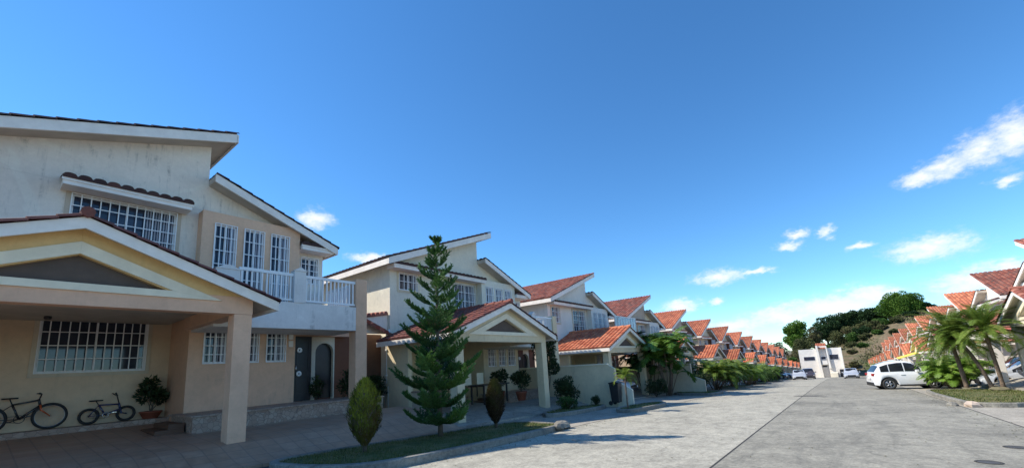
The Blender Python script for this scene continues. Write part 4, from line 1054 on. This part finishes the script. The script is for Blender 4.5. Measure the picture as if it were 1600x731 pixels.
    # glass panels set just proud of the cabin
    def side_pt(x, f, sg):
        for r0, r1 in zip(rows[:-1], rows[1:]):
            if r0[0][0] <= x <= r1[0][0]:
                s = (x-r0[0][0])/(r1[0][0]-r0[0][0]); lo_ = Vector(r0[2]).lerp(Vector(r1[2]), s); mi = Vector(r0[3]).lerp(Vector(r1[3]), s); hi_ = Vector(r0[4]).lerp(Vector(r1[4]), s)
                p = lo_.lerp(mi, f*2) if f < .5 else mi.lerp(hi_, f*2-1)
                p.y = (p.y+.008)*sg; return p
    ga, gb = g[0][0]+.30, g[-1][0]-.28
    cuts = {'suv': [ga, ga+.52*q_, ga+.58*q_, ga+1.45*q_, ga+1.52*q_, gb], 'sedan': [ga, ga+.35, ga+.42, ga+1.2, ga+1.27, gb], 'pickup': [ga-.1, .1, .17, gb]}[kind]
    for sg in (-1, 1):
        for a, b_ in zip(cuts[::2], cuts[1::2]):
            mb = MB(); vs = []; k = 6
            for i in range(k+1):
                x = a+(b_-a)*i/k
                for f in (.04, .5, .94): vs.append(side_pt(x, f, sg))
            fs = [(i*3+j, i*3+j+1, (i+1)*3+j+1, (i+1)*3+j) for i in range(k) for j in range(2)]
            if sg > 0: fs = [f[::-1] for f in fs]
            mb.add(vs, fs, .5, True); mb.obj('side_window', M['carglass'], t)
    def quad_glass(nm, ra, rb, fa, fb, off, shrink=.9):
        A, B = rows[ra], rows[rb]
        al, ah = Vector(A[2]), Vector(A[4]); bl, bh = Vector(B[2]), Vector(B[4])
        pa, pb = (al, Vector(B[4]))
        mb = MB(); p0 = Vector(A[1]).lerp(Vector(B[5]), fa); p1 = Vector(A[1]).lerp(Vector(B[5]), fb)
        c0 = Vector((p0.x, 0, p0.z+.01)); c1 = Vector((p1.x, 0, p1.z+.035))
        o_ = Vector((off, 0, .015))
        vs = [Vector((p0.x, -p0.y*shrink, p0.z))+o_, c0+o_, Vector((p0.x, p0.y*shrink, p0.z))+o_, Vector((p1.x, p1.y*shrink, p1.z))+o_, c1+o_, Vector((p1.x, -p1.y*shrink, p1.z))+o_]
        mb.add(vs, [(0, 1, 4, 5), (1, 2, 3, 4)] if off > 0 else [(5, 4, 1, 0), (4, 3, 2, 1)], .5, True); mb.obj(nm, M['carglass'], t)
    quad_glass('windscreen', len(rows)-1, len(rows)-2, .12, .94, .03); quad_glass('rear_window', 0, 1, .12, .9, -.03)
    # wheels
    for a in (ax0, ax1):
        for sg in (-1, 1):
            yc = sg*(W-.12); w_ = MB(); w_.ring((a, yc, wr), (0, 1, 0), wr-.085, .085, 30, 10, .115); wo = w_.obj('wheel', M['rubber'], t)
            mb = MB(); mb.ring((a, yc+sg*.07, wr), (0, 1, 0), wr-.15, .022, 24, 6)
            for s in range(5):
                an = s*1.2566; e_ = Vector((a+(wr-.15)*math.cos(an), yc+sg*.06, wr+(wr-.15)*math.sin(an)))
                mb.tube([(a, yc+sg*.09, wr), e_], [.05, .03], 5)
            mb.obj('rim', M['rim'], wo)
            mb = MB(); mb.tube([(a, yc-.06, wr), (a, yc+sg*.03, wr)], wr-.14, 18); mb.obj('brake_disc', M['black'], wo)
            mb = MB(); mb.tube([(a, sg*(W-.36), wr+.02), (a, sg*(W-.30), wr+.02)], wr+.06, 20); mb.obj('wheel_well', M['black'], t)
    # lights, mirrors, trim
    zl_ = ztop(x1-.15)-.13; zr = (.93 if kind != 'sedan' else .72)*k_
    for sg in (-1, 1):
        mb = MB(); mb.box(x1-.34, x1-.045, sg*W*.70-.14, sg*W*.70+.14, zl_-.08, zl_+.05); mb.obj('headlight', M['light'], t, None, .03)
        mb = MB(); mb.box(x0-.012, x0+.25, sg*W*.70-.12, sg*W*.70+.125, zr-.1, zr+.05); mb.obj('tail_light', M['redlens'], t, None, .02)
        mb = MB(); xm = g[-1][0]-.45; mb.box(xm-.1, xm+.06, sg*(W+.08)-.09, sg*(W+.08)+.09, belt-.02, belt+.13); mb.box(xm-.03, xm+.03, sg*(W-.05)-.08, sg*(W-.05)+.1, belt, belt+.05); mb.obj('mirror', pm, t, None, .02)
        mb = MB(); mb.box(ax0+wr+.1, ax1-wr-.1, sg*(W-.02)-.02, sg*(W-.02)+.015, sill-.04, sill+.06); mb.obj('sill_trim', M['black'], t)
        for xx in (-.35, .55):
            mb = MB(); mb.box(xx-.1, xx+.1, sg*W-.012, sg*W+.022, belt-.16, belt-.12); mb.obj('door_handle', pm, t)
    mb = MB(); mb.box(x0-.03, x0+.2, -W*.8, W*.8, sill-.02, sill+.2); mb.obj('rear_bumper', M['black'], t, None, .03)
    mb = MB(); mb.box(x1-.22, x1+.02, -W*.78, W*.78, sill-.02, sill+.18); mb.obj('front_bumper', M['black'], t, None, .03)
    mb = MB(); mb.box(x0-.045, x0-.032, -.26, .26, .62, .74); mb.obj('number_plate', M['plate'], t)
    mb = MB(); mb.box(x1-.03, x1+.025, -.45, .45, .45, .6); mb.obj('grille', M['black'], t)
    # dark cabin floor pan
    return t
cg = 'cars parked along the street'
def cl(x, y, off=.0): return (x, y, gz(x)+off)
car('suv', 'white sport-utility car parked across the right kerb with its tail in the road', cl(35.6, -3.0), R(-78), M['p_white'], cg, 3.5, 1.7, 1.72)
car('sedan', 'silver sedan facing the camera in the right lane far down the street', cl(80, -.95), R(180), M['p_silver'], cg, 4.5, 1.8, 1.45)
car('sedan', 'pale silver car parked at the far left kerb, left of the dark pickup', cl(78, 5.3), R(185), M['p_silver'], cg, 4.4, 1.8, 1.5)
car('pickup', 'dark pickup truck parked at the far left kerb near the end house', cl(87, 4.6), R(183), M['p_dred'], cg, 5.2, 1.9, 1.8)
car('suv', 'blue car under the carport of the fourth house on the left', (36.5, 11.3, .36+step(3)-.1), R(-90), M['p_blue'], cg, 4.5, 1.85, 1.75)
car('sedan', 'white car under the carport with the orange roof', (24.9, 12.3, .36+step(2)+.05), R(-90), M['p_white'], cg, 4.4, 1.8, 1.45)
car('suv', 'white car with dark front standing behind the upright palm on the right', (38.6, -8.6, .36+step(3)-.1), R(90), M['p_white'], cg, 4.5, 1.85, 1.7)
car('sedan', 'silver car on the driveway between the palm trunks on the right', (36.2, -8.3, .36+step(3)-.1), R(90), M['p_silver'], cg, 4.4, 1.8, 1.5)
for i, n in enumerate((5, 6, 7, 8)):
    car('suv' if i % 2 else 'sedan', ['dark car in the carport of the sixth house on the left', 'grey car in the carport of the seventh house on the left', 'black car in the carport of the eighth house on the left', 'pale car in the carport of the ninth house on the left'][i],
        (1.0+SP*n, 9.6, gz(1+SP*n)+.1), R(-90), [M['p_black'], M['p_grey'], M['p_black'], M['p_silver']][i], cg, 4.5, 1.8, 1.6)

# ------------------------------------------------------------------ bicycles on the ledge
def bike(label, y, R_, wx0, wx1, zg, bb, head, seat, hb, frame_m, fork_m, mtb):
    t = thing('bicycle', label, 'bicycle', (bb[0], y, zg), 'bicycles leaning on the carport wall')
    org = (bb[0], y, zg); zc = zg+R_
    for cx, nm in ((wx0, 'wheel'), (wx1, 'wheel')):
        mb = MB(); mb.ring((cx, y, zc), (0, 1, 0), R_-.03, .03, 36, 8); w = mb.obj(nm, M['rubber'], t, org)
        mb = MB(); mb.ring((cx, y, zc), (0, 1, 0), R_-.055, .01, 32, 6); mb.tube([(cx, y-.04, zc), (cx, y+.04, zc)], .018, 8)
        mb.obj('rim', M['rim' if mtb else 'black'], w, org)
        mb = MB()
        for s in range(18):
            a = s*.349; mb.tube([(cx, y+(.02 if s % 2 else -.02), zc), (cx+(R_-.06)*math.cos(a), y, zc+(R_-.06)*math.sin(a))], .0015, 3)
        mb.obj('spokes', M['rim'], w, org)
    B = Vector((bb[0], y, bb[1])); Hd = Vector((head[0], y, head[1])); Hl = Hd+Vector((.03, 0, -.13)); S = Vector((seat[0], y, seat[1])); Sj = B.lerp(S, .72)
    mb = MB(); r = .022
    mb.tube([B, Sj], r, 8); mb.tube([Sj, Hd], r, 8); mb.tube([B, Hl], r*1.3, 8); mb.tube([Hd+Vector((-.01, 0, .03)), Hl], r*1.3, 8)
    for sg in (-1, 1):
        rr = Vector((wx0, y+sg*.055, zc)); mb.tube([B+Vector((0, sg*.03, 0)), rr], .009, 6); mb.tube([Sj+Vector((0, sg*.02, 0)), rr], .008, 6)
    mb.obj('frame', frame_m, t, org)
    mb = MB()
    for sg in (-1, 1): mb.tube([Hl+Vector((0, sg*.045, 0)), Hl+Vector((.02, sg*.055, -.1)), (wx1, y+sg*.055, zc)], [.02, .02, .012], 7)
    mb.tube([Hl+Vector((0, -.05, 0)), Hl+Vector((0, .05, 0))], .022, 7); mb.obj('fork', fork_m, t, org)
    mb = MB(); Hb = Vector((hb[0], y, hb[1])); hwid = .30 if mtb else .22
    mb.tube([Hd, Hd.lerp(Hb, .9), Hb], .015, 7); mb.tube([Hb+Vector((-.06, -hwid, .02 if mtb else .07)), Hb+Vector((0, -.07, 0)), Hb+Vector((0, .07, 0)), Hb+Vector((-.06, .2, .02 if mtb else .07))], .013, 7)
    mb.tube([Hb+Vector((-.06, -hwid-.005, .02 if mtb else .07)), Hb+Vector((-.04, -hwid+.1, .02 if mtb else .055))], .02, 8); mb.obj('handlebar', M['black'], t, org)
    mb = MB(); mb.tube([Sj, S], .012, 7); sx = S.x
    vs = []; k = 8
    for i in range(k+1):
        u = i/k; x = sx-.13+.26*u; w_ = .065*(1-u)**.6+.018
        vs += [(x, y-w_, S.z+.0), (x, y-w_*.6, S.z+.035), (x, y+w_*.6, S.z+.035), (x, y+w_, S.z)]
    mb.add(vs, [(i*4+j, i*4+(j+1) % 4, (i+1)*4+(j+1) % 4, (i+1)*4+j) for i in range(k) for j in range(4)]+[(3, 2, 1, 0), (k*4, k*4+1, k*4+2, k*4+3)]); mb.obj('saddle', M['black'], t, org)
    mb = MB(); mb.ring((B.x, y-.05, B.z), (0, 1, 0), .085 if mtb else .06, .008, 24, 5); mb.tube([(B.x, y-.07, B.z), (B.x+.14, y-.08, B.z+.05)], .011, 6); mb.tube([(B.x, y+.05, B.z), (B.x-.14, y+.08, B.z-.05)], .011, 6)
    mb.box(B.x+.10, B.x+.19, y-.15, y-.085, B.z+.045, B.z+.065); mb.box(B.x-.19, B.x-.10, y+.085, y+.15, B.z-.06, B.z-.04); cr_ = mb.obj('crankset', M['black' if mtb else 'chrome'], t, org)
    mb = MB(); mb.tube([(B.x, y-.05, B.z+.08), (wx0, y-.05, zc+.035)], .005, 4); mb.tube([(B.x, y-.05, B.z-.08), (wx0, y-.05, zc-.035)], .005, 4); mb.obj('chain', M['black'], t, org)
bike('black mountain bike with orange fork leaning on the carport wall, half out of frame', 15.36, .31, .34, 1.31, .66, (.82, .95), (1.1, 1.36), (.64, 1.42), (1.13, 1.5), M['b_black'], M['b_orange'], True)
bike('small dark blue child bike with silver crank beside the mountain bike', 15.36, .205, 1.99, 2.70, .66, (2.3, .87), (2.55, 1.12), (2.1, 1.23), (2.49, 1.34), M['b_blue'], M['b_blue'], False)

# ------------------------------------------------------------------ small things at house one
def potplant(label, c, r, h, ph, leafm, group, potm='terrapot', spread=.32, n=500, leaf=.1):
    t = thing('potted_plant', label, 'potted plant', c, group)
    mb = MB(); mb.lathe(c, [(r*.62, 0), (r*.7, .02), (r*.98, h*.8), (r*1.06, h*.82), (r*1.06, h), (r*.92, h), (r*.9, h*.85)], 22); mb.obj('pot', M[potm], t, c)
    mb = MB(); ml = MB(); x, y, z = c
    for i in range(6):
        a = i*1.05; e_ = Vector((x+spread*.6*math.cos(a), y+spread*.6*math.sin(a), z+h+ph*random.uniform(.35, .95))); branchy(mb, (x, y, z+h*.8), e_, .014, .005, 5, .08)
        clump_leaves(ml, e_, spread*.55, n//6, leaf, leaf*.55, .2, 1., random.uniform(0, .5))
    mb.obj('stems', M['bark'], t, c); ml.obj('leaves', M[leafm], t, c)
potplant('wide terracotta bowl with a leafy dark shrub in the carport corner', (3.22, 15.33, .66), .24, .2, .92, 'bush', 'potted plants', spread=.3, n=700)
mb = MB(); mb.lathe((1.0, 14.6, 3.22), [(.03, 0), (.06, .01), (.07, .05), (.06, .08)], 14); tag(mb.obj('ceiling_lamp', M['black'], None, (1.0, 14.6, 3.22)), 'small black lamp on the ceiling of the mustard carport', 'lamp')
t = thing('intercom', 'pale intercom plates on the wall left of the dark front door', 'intercom', (6.3, 13.88, 2.7))
for zz in (2.52, 2.76):
    mb = MB(); mb.box(6.22, 6.36, 13.86, 13.897, zz, zz+.2); mb.obj('plate', M['trim'], t, (6.3, 13.88, 2.7), .006)
# dark tile bits on top of the bay
# side canopy between houses one and two, with an added wall shaped as a shadow
t = thing('alley_shadow_wall', 'added grey tile-topped wall standing in for a zigzag shadow, with a striped canopy, between the first two houses', 'wall', (9.5, 14.5, 0))
mb = MB(); mb.pxz([(8.602, 3.1), (10.398, 3.1), (10.398, 3.9), (8.602, 3.62)], 14.45, 14.6); mb.pxz([(8.602, -.4), (8.9, -.4), (8.9, 3.098), (8.602, 3.098)], 14.45, 14.6); mb.obj('wall', M['h1_upper'], t, (9.5, 14.5, 0))  # added wall, stands in for the shadowed part of the cream side wall
mb = MB(); mb.box(8.902, 10.39, 14.9, 15.0, -.4, 3.098); mb.obj('painted_shade_panel', M['bench'], t, (9.5, 14.5, 0))  # dark brown panel paints the shade below the canopy
mb = MB(); tileroof(mb, (8.6, 14.7, 3.66), (1, 0, .155), (0, -1, -.15), 1.80, .32, pitch=.2, course=.32, amp=.1); mb.obj('shadow_edge_tiles', M['tile_brown'], t, (9.5, 14.5, 0))  # added tile ends imitate the zigzag edge of that shadow
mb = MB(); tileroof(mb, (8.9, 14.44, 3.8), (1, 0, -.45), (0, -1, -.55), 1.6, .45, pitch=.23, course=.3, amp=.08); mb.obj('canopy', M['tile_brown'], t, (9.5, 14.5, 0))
t = thing('downpipe', 'white rain downpipe at the left corner of the cream house', 'pipe', (10.3, 14.2, .2))
mb = MB(); mb.tube([(10.3, 14.22, 3.25), (10.3, 14.22, 1.1), (10.22, 14.15, 1.0), (10.22, 14.15, .0)], .04, 8); mb.tube([(10.2, 14.24, 3.2), (10.2, 14.24, 1.1)], .03, 8); mb.obj('pipe', M['bars'], t, (10.3, 14.2, .2))
mb = MB()
for zz in (1.4, 2.4): mb.box(10.14, 10.38, 14.18, 14.27, zz, zz+.05)
mb.obj('bracket', M['bars'], t, (10.3, 14.2, .2))
t = thing('low_wall', 'low brown wall at the foot of the cream house corner', 'wall', (11, 13.7, 0)); mb = MB(); mb.box(10.35, 10.55, 12.2, 14.1, -.4, .72); mb.obj('wall', M['beige'], t, (11, 13.7, 0)); mb = MB(); mb.box(10.31, 10.59, 12.16, 14.14, .722, .78); mb.obj('coping', M['stone'], t, (11, 13.7, 0))

# furniture in the cream carport
def chair(label, x, y, z, rz):
    t = thing('patio_chair', label, 'chair', (x, y, z), 'patio chairs in the cream carport', rz)
    mb = MB(); mb.box(-.22, .22, -.22, .22, .42, .46); mb.obj('seat', M['bench'], t, None, .01)
    mb = MB(); mb.box(-.22, .22, .2, .23, .55, 1.05); mb.obj('backrest', M['trimcream'], t, None, .01)
    for a, b_, h_ in ((-.2, -.2, .42), (.2, -.2, .42), (-.2, .2, 1.0), (.2, .2, 1.0)):
        mb = MB(); mb.tube([(a, b_, 0), (a, b_, h_)], .018, 6); mb.obj('leg', M['black'], t)
zc = -.1
for x, y, a, lb in ((13.0, 13.3, 180, 'patio chair, left of the row in the cream carport'), (13.7, 13.4, 180, 'patio chair, middle of the row in the cream carport'), (14.4, 13.3, 180, 'patio chair, right of the row in the cream carport')):
    chair(lb, x, y, zc+.33, R(a))
t = thing('patio_table', 'dark low table in front of the patio chairs', 'table', (13.9, 12.1, zc+.2))
mb = MB(); mb.box(13.1, 14.8, 11.7, 12.6, zc+.85, zc+.9); mb.obj('tabletop', M['black'], t, (13.9, 12.1, zc+.2))
for a in (13.2, 14.7):
    for b_ in (11.8, 12.5):
        mb = MB(); mb.box(a-.03, a+.03, b_-.03, b_+.03, zc+.1, zc+.85); mb.obj('leg', M['black'], t, (13.9, 12.1, zc+.2))
potplant('large pot with dark shrub right of the patio table', (15.5, 11.6, -.05), .25, .4, .8, 'bush', 'potted plants', spread=.4, n=900)
potplant('second dark potted shrub behind the carport pillar of the cream house', (15.2, 12.6, 0.), .22, .4, .9, 'bush', 'potted plants', spread=.35, n=800)

# boundary wall, bin and gatepost at house three
t = thing('boundary_wall', 'yellow-cream boundary wall between the second and third houses', 'wall', (18.6, 10, -.6))
mb = MB(); mb.pyz([(8.4, -.7), (14.2, -.7), (14.2, 1.3), (8.75, 1.3), (8.4, 1.1)], 18.6, 18.78); mb.obj('wall', M['cream2'], t, (18.6, 10, -.6))
mb = MB(); mb.box(18.56, 18.82, 8.75, 14.2, 1.302, 1.36); mb.obj('coping', M['trimcream'], t, (18.6, 10, -.6))
mb = MB(); mb.pyz([(7.65, -.7), (8.398, -.7), (8.398, .55), (7.65, .12)], 18.62, 18.76); mb.obj('end_stub', M['trimcream'], t, (18.6, 10, -.6))
t = thing('boundary_wall', 'grey boundary wall with stepped end before the fourth house', 'wall', (30.6, 10, -1.1))
mb = MB(); mb.pyz([(8.2, -1.3), (14.2, -1.3), (14.2, .95), (8.2, .95)], 30.6, 30.8); mb.obj('wall', M['beige'], t, (30.6, 10, -1.1))
mb = MB(); mb.pyz([(7.4, -1.3), (8.198, -1.3), (8.198, .1), (7.4, -.2)], 30.6, 30.8); mb.obj('end_stub', M['beige'], t, (30.6, 10, -1.1))
def bin_(label, x, y, z, m, h=1.05):
    t = thing('trash_bin', label, 'bin', (x, y, z), 'wheeled bins by the kerb')
    mb = MB(); vs = []
    for (zz, w) in ((.12, .17), (h*.9, .22)): vs += [(x-w, y-w, z+zz), (x+w, y-w, z+zz), (x+w, y+w, z+zz), (x-w, y+w, z+zz)]
    mb.add(vs, [(0, 3, 2, 1), (4, 5, 6, 7), (0, 1, 5, 4), (1, 2, 6, 5), (2, 3, 7, 6), (3, 0, 4, 7)]); mb.obj('body', M[m], t, (x, y, z), .02)
    mb = MB(); mb.pyz([(y-.25, z+h*.9+.003), (y+.24, z+h*.9+.003), (y+.24, z+h*.95), (y-.05, z+h), (y-.25, z+h*.94)], x-.24, x+.24); mb.obj('lid', M[m], t, (x, y, z), .015)
    for sg in (-1, 1):
        mb = MB(); mb.ring((x+sg*.22, y+.2, z+.1), (1, 0, 0), .07, .03, 16, 6); mb.tube([(x+sg*.22-.02, y+.2, z+.1), (x+sg*.22+.02, y+.2, z+.1)], .06, 12); mb.obj('wheel', M['rubber'], t, (x, y, z))
bin_('dark wheeled bin standing at the end of the yellow boundary wall', 18.2, 8.25, gz(18.2)+.12, 'black')
bin_('green wheeled bin between the palm clump and the upright palm on the right', 37.0, -5.5, gz(37)+.0, 'green_bin', 1.1)
potplant('terracotta planter at the right edge beside the last palm', (32.5, -7.6, gz(32.5)+.1), .45, .55, .4, 'broad', 'potted plants', spread=.4, n=400)
# yellow awning far right
t = thing('awning', 'yellow cloth awning in front of a house on the right, above the white car', 'awning', (62, -5.5, -1.6))
mb = MB(); mb.add([(61, -5, -.1), (61, -6.6, .4), (64, -6.6, .4), (64, -5, -.1), (61, -5, -.18), (61, -6.6, .32), (64, -6.6, .32), (64, -5, -.18)], [(0, 3, 2, 1), (4, 5, 6, 7), (0, 4, 7, 3), (0, 1, 5, 4), (1, 2, 6, 5), (2, 3, 7, 6)]); mb.obj('cloth', M['yellow'], t, (62, -5.5, -1.6))
for xx in (61.1, 63.9):
    mb = MB(); mb.tube([(xx, -5.1, gz(xx)), (xx, -5.1, -.14)], .04, 7); mb.obj('post', M['bars'], t, (62, -5.5, -1.6))
# white wall of the end gable of the left row is part of its house; rubbish bags etc. left out

# ------------------------------------------------------------------ light and sky
SUN_AZ, SUN_EL = R(122), R(43.5)      # from +X towards +Y
sd = Vector((math.cos(SUN_AZ)*math.cos(SUN_EL), math.sin(SUN_AZ)*math.cos(SUN_EL), math.sin(SUN_EL)))
li = bpy.data.lights.new('sun', 'SUN'); li.energy = 4.3; li.angle = R(.53); li.color = (1, .925, .80)
so = bpy.data.objects.new('sun', li); C.objects.link(so); so.rotation_euler = (-sd).to_track_quat('-Z', 'Y').to_euler()
w = bpy.data.worlds.new('World'); bpy.context.scene.world = w; w.use_nodes = True
nt = w.node_tree; bg = nt.nodes['Background']; bg.inputs[1].default_value = .135
sky = N(nt, 'ShaderNodeTexSky', sky_type='NISHITA'); sky.sun_disc = False; sky.sun_elevation = SUN_EL; sky.sun_rotation = math.pi/2-SUN_AZ
sky.air_density = .9; sky.dust_density = .0; sky.ozone_density = 2.0; sky.altitude = 100
clouds = [(-0.1581,0.2715,0.030,0.0125),(-0.1908,0.2799,0.0359,0.0191),(-0.2326,0.2903,0.0352,0.0278),(-0.2738,0.2972,0.0332,0.0375),(-0.2529,0.2349,0.0178,0.0085),
(-0.1488,0.1548,0.0599,0.0225),(-0.1624,0.1657,0.0250,0.0147),(0.1785,0.1630,0.0596,0.0161),(0.1059,0.1625,0.0333,0.0065),(0.0488,0.2033,0.0281,0.0088),(0.0293,0.2236,0.0205,0.0099),
(-0.0188,0.2185,0.0153,0.0119),(-0.0633,0.1786,0.0192,0.0069),(-0.0034,0.0738,0.0970,0.0241),(-0.0574,0.0878,0.0504,0.0231),(0.0749,0.0684,0.0712,0.0229),(0.1624,0.0566,0.0518,0.0160),
(-0.1897,0.0917,0.0540,0.0203),(-0.2321,0.1035,0.0297,0.0155),(1.1044,0.3409,0.0377,0.0231),(0.2660,0.1092,0.0440,0.0170),(0.1944,0.1109,0.0172,0.0096),(0.9904,0.2628,0.0507,0.0130),
(-.9,.2,.2,.05),(-2.2,.3,.25,.06),(2.4,.2,.3,.06),(-1.5,.5,.2,.08)]
tc = N(nt, 'ShaderNodeTexCoord'); nv = N(nt, 'ShaderNodeVectorMath', operation='NORMALIZE'); L(nt, tc.outputs['Generated'], nv.inputs[0])
sx = N(nt, 'ShaderNodeSeparateXYZ'); L(nt, nv.outputs[0], sx.inputs[0])
az = math_(nt, 'ARCTAN2', sx.outputs[1], sx.outputs[0]); el = math_(nt, 'ARCSINE', sx.outputs[2])
mp = N(nt, 'ShaderNodeMapping'); mp.inputs['Scale'].default_value = (1, 1, 1.8); L(nt, nv.outputs[0], mp.inputs[0])
w1 = N(nt, 'ShaderNodeTexNoise'); w1.inputs['Scale'].default_value = 26; w1.inputs['Detail'].default_value = 7; w1.inputs['Roughness'].default_value = .62; L(nt, mp.outputs[0], w1.inputs[0])
ws = N(nt, 'ShaderNodeSeparateColor'); L(nt, w1.outputs['Color'], ws.inputs[0])
az2 = math_(nt, 'ADD', az, math_(nt, 'MULTIPLY', math_(nt, 'SUBTRACT', ws.outputs[0], .5), .055))
el2 = math_(nt, 'ADD', el, math_(nt, 'MULTIPLY', math_(nt, 'SUBTRACT', ws.outputs[1], .5), .035))
acc = None; rel = None
for (a0, e0, wa, we) in clouds:
    dx = math_(nt, 'MULTIPLY', math_(nt, 'SUBTRACT', az2, a0), 1/(wa*1.25)); dy = math_(nt, 'MULTIPLY', math_(nt, 'SUBTRACT', el2, e0), 1/(we*1.35))
    d = math_(nt, 'SUBTRACT', 1., math_(nt, 'SQRT', math_(nt, 'ADD', math_(nt, 'MULTIPLY', dx, dx), math_(nt, 'MULTIPLY', dy, dy))))
    acc = d if acc is None else math_(nt, 'SMOOTH_MAX', acc, d, .25)
det = noise(nt, mp.outputs[0], 60, 8, .68)
dens = math_(nt, 'ADD', acc, math_(nt, 'MULTIPLY', math_(nt, 'SUBTRACT', det, .5), 1.15))
mask = ramp(nt, dens, [(.0, (0, 0, 0)), (.25, (.13,)*3), (.55, (.55,)*3), (.98, (.93,)*3)])
shade = noise(nt, mp.outputs[0], 34, 6, .6)
ccol = ramp(nt, math_(nt, 'ADD', math_(nt, 'MULTIPLY', acc, .45), math_(nt, 'MULTIPLY', shade, .8)), [(.32, (3.5, 4.1, 5.1)), (.62, (5.3, 5.4, 5.6))])
skb = mixc(nt, 1., sky.outputs[0], (.70, .93, 1.09), 'MULTIPLY')
hs = N(nt, 'ShaderNodeHueSaturation'); hs.inputs['Saturation'].default_value = 1.1; L(nt, skb, hs.inputs['Color'])
skyc = mixc(nt, mask, hs.outputs[0], ccol)
L(nt, skyc, bg.inputs[0])

# ------------------------------------------------------------------ camera
f_, cx_, cy_ = 648.3, 797.7, 453.2
yaw, pit, rol = R(37.45), R(10.33), R(-3.41)
F = Vector((math.cos(pit)*math.cos(yaw), math.cos(pit)*math.sin(yaw), math.sin(pit)))
r = Vector((math.sin(yaw), -math.cos(yaw), 0)); u = r.cross(F)
r2 = r*math.cos(rol)+u*math.sin(rol); u2 = -r*math.sin(rol)+u*math.cos(rol)
cam = bpy.data.cameras.new('camera'); co = bpy.data.objects.new('camera', cam); C.objects.link(co)
mt = Matrix(((r2.x, u2.x, -F.x, 0), (r2.y, u2.y, -F.y, 0), (r2.z, u2.z, -F.z, 1.5), (0, 0, 0, 1)))
co.matrix_world = mt
cam.sensor_width = 36; cam.lens = 36*f_/1600; cam.shift_x = (800-cx_)/1600; cam.shift_y = (cy_-365.5)/1600
cam.clip_end = 8000; cam.clip_start = .05
s = bpy.context.scene; s.camera = co
s.view_settings.view_transform = 'Standard'; s.view_settings.look = 'None'; s.view_settings.exposure = .63; s.view_settings.gamma = 1
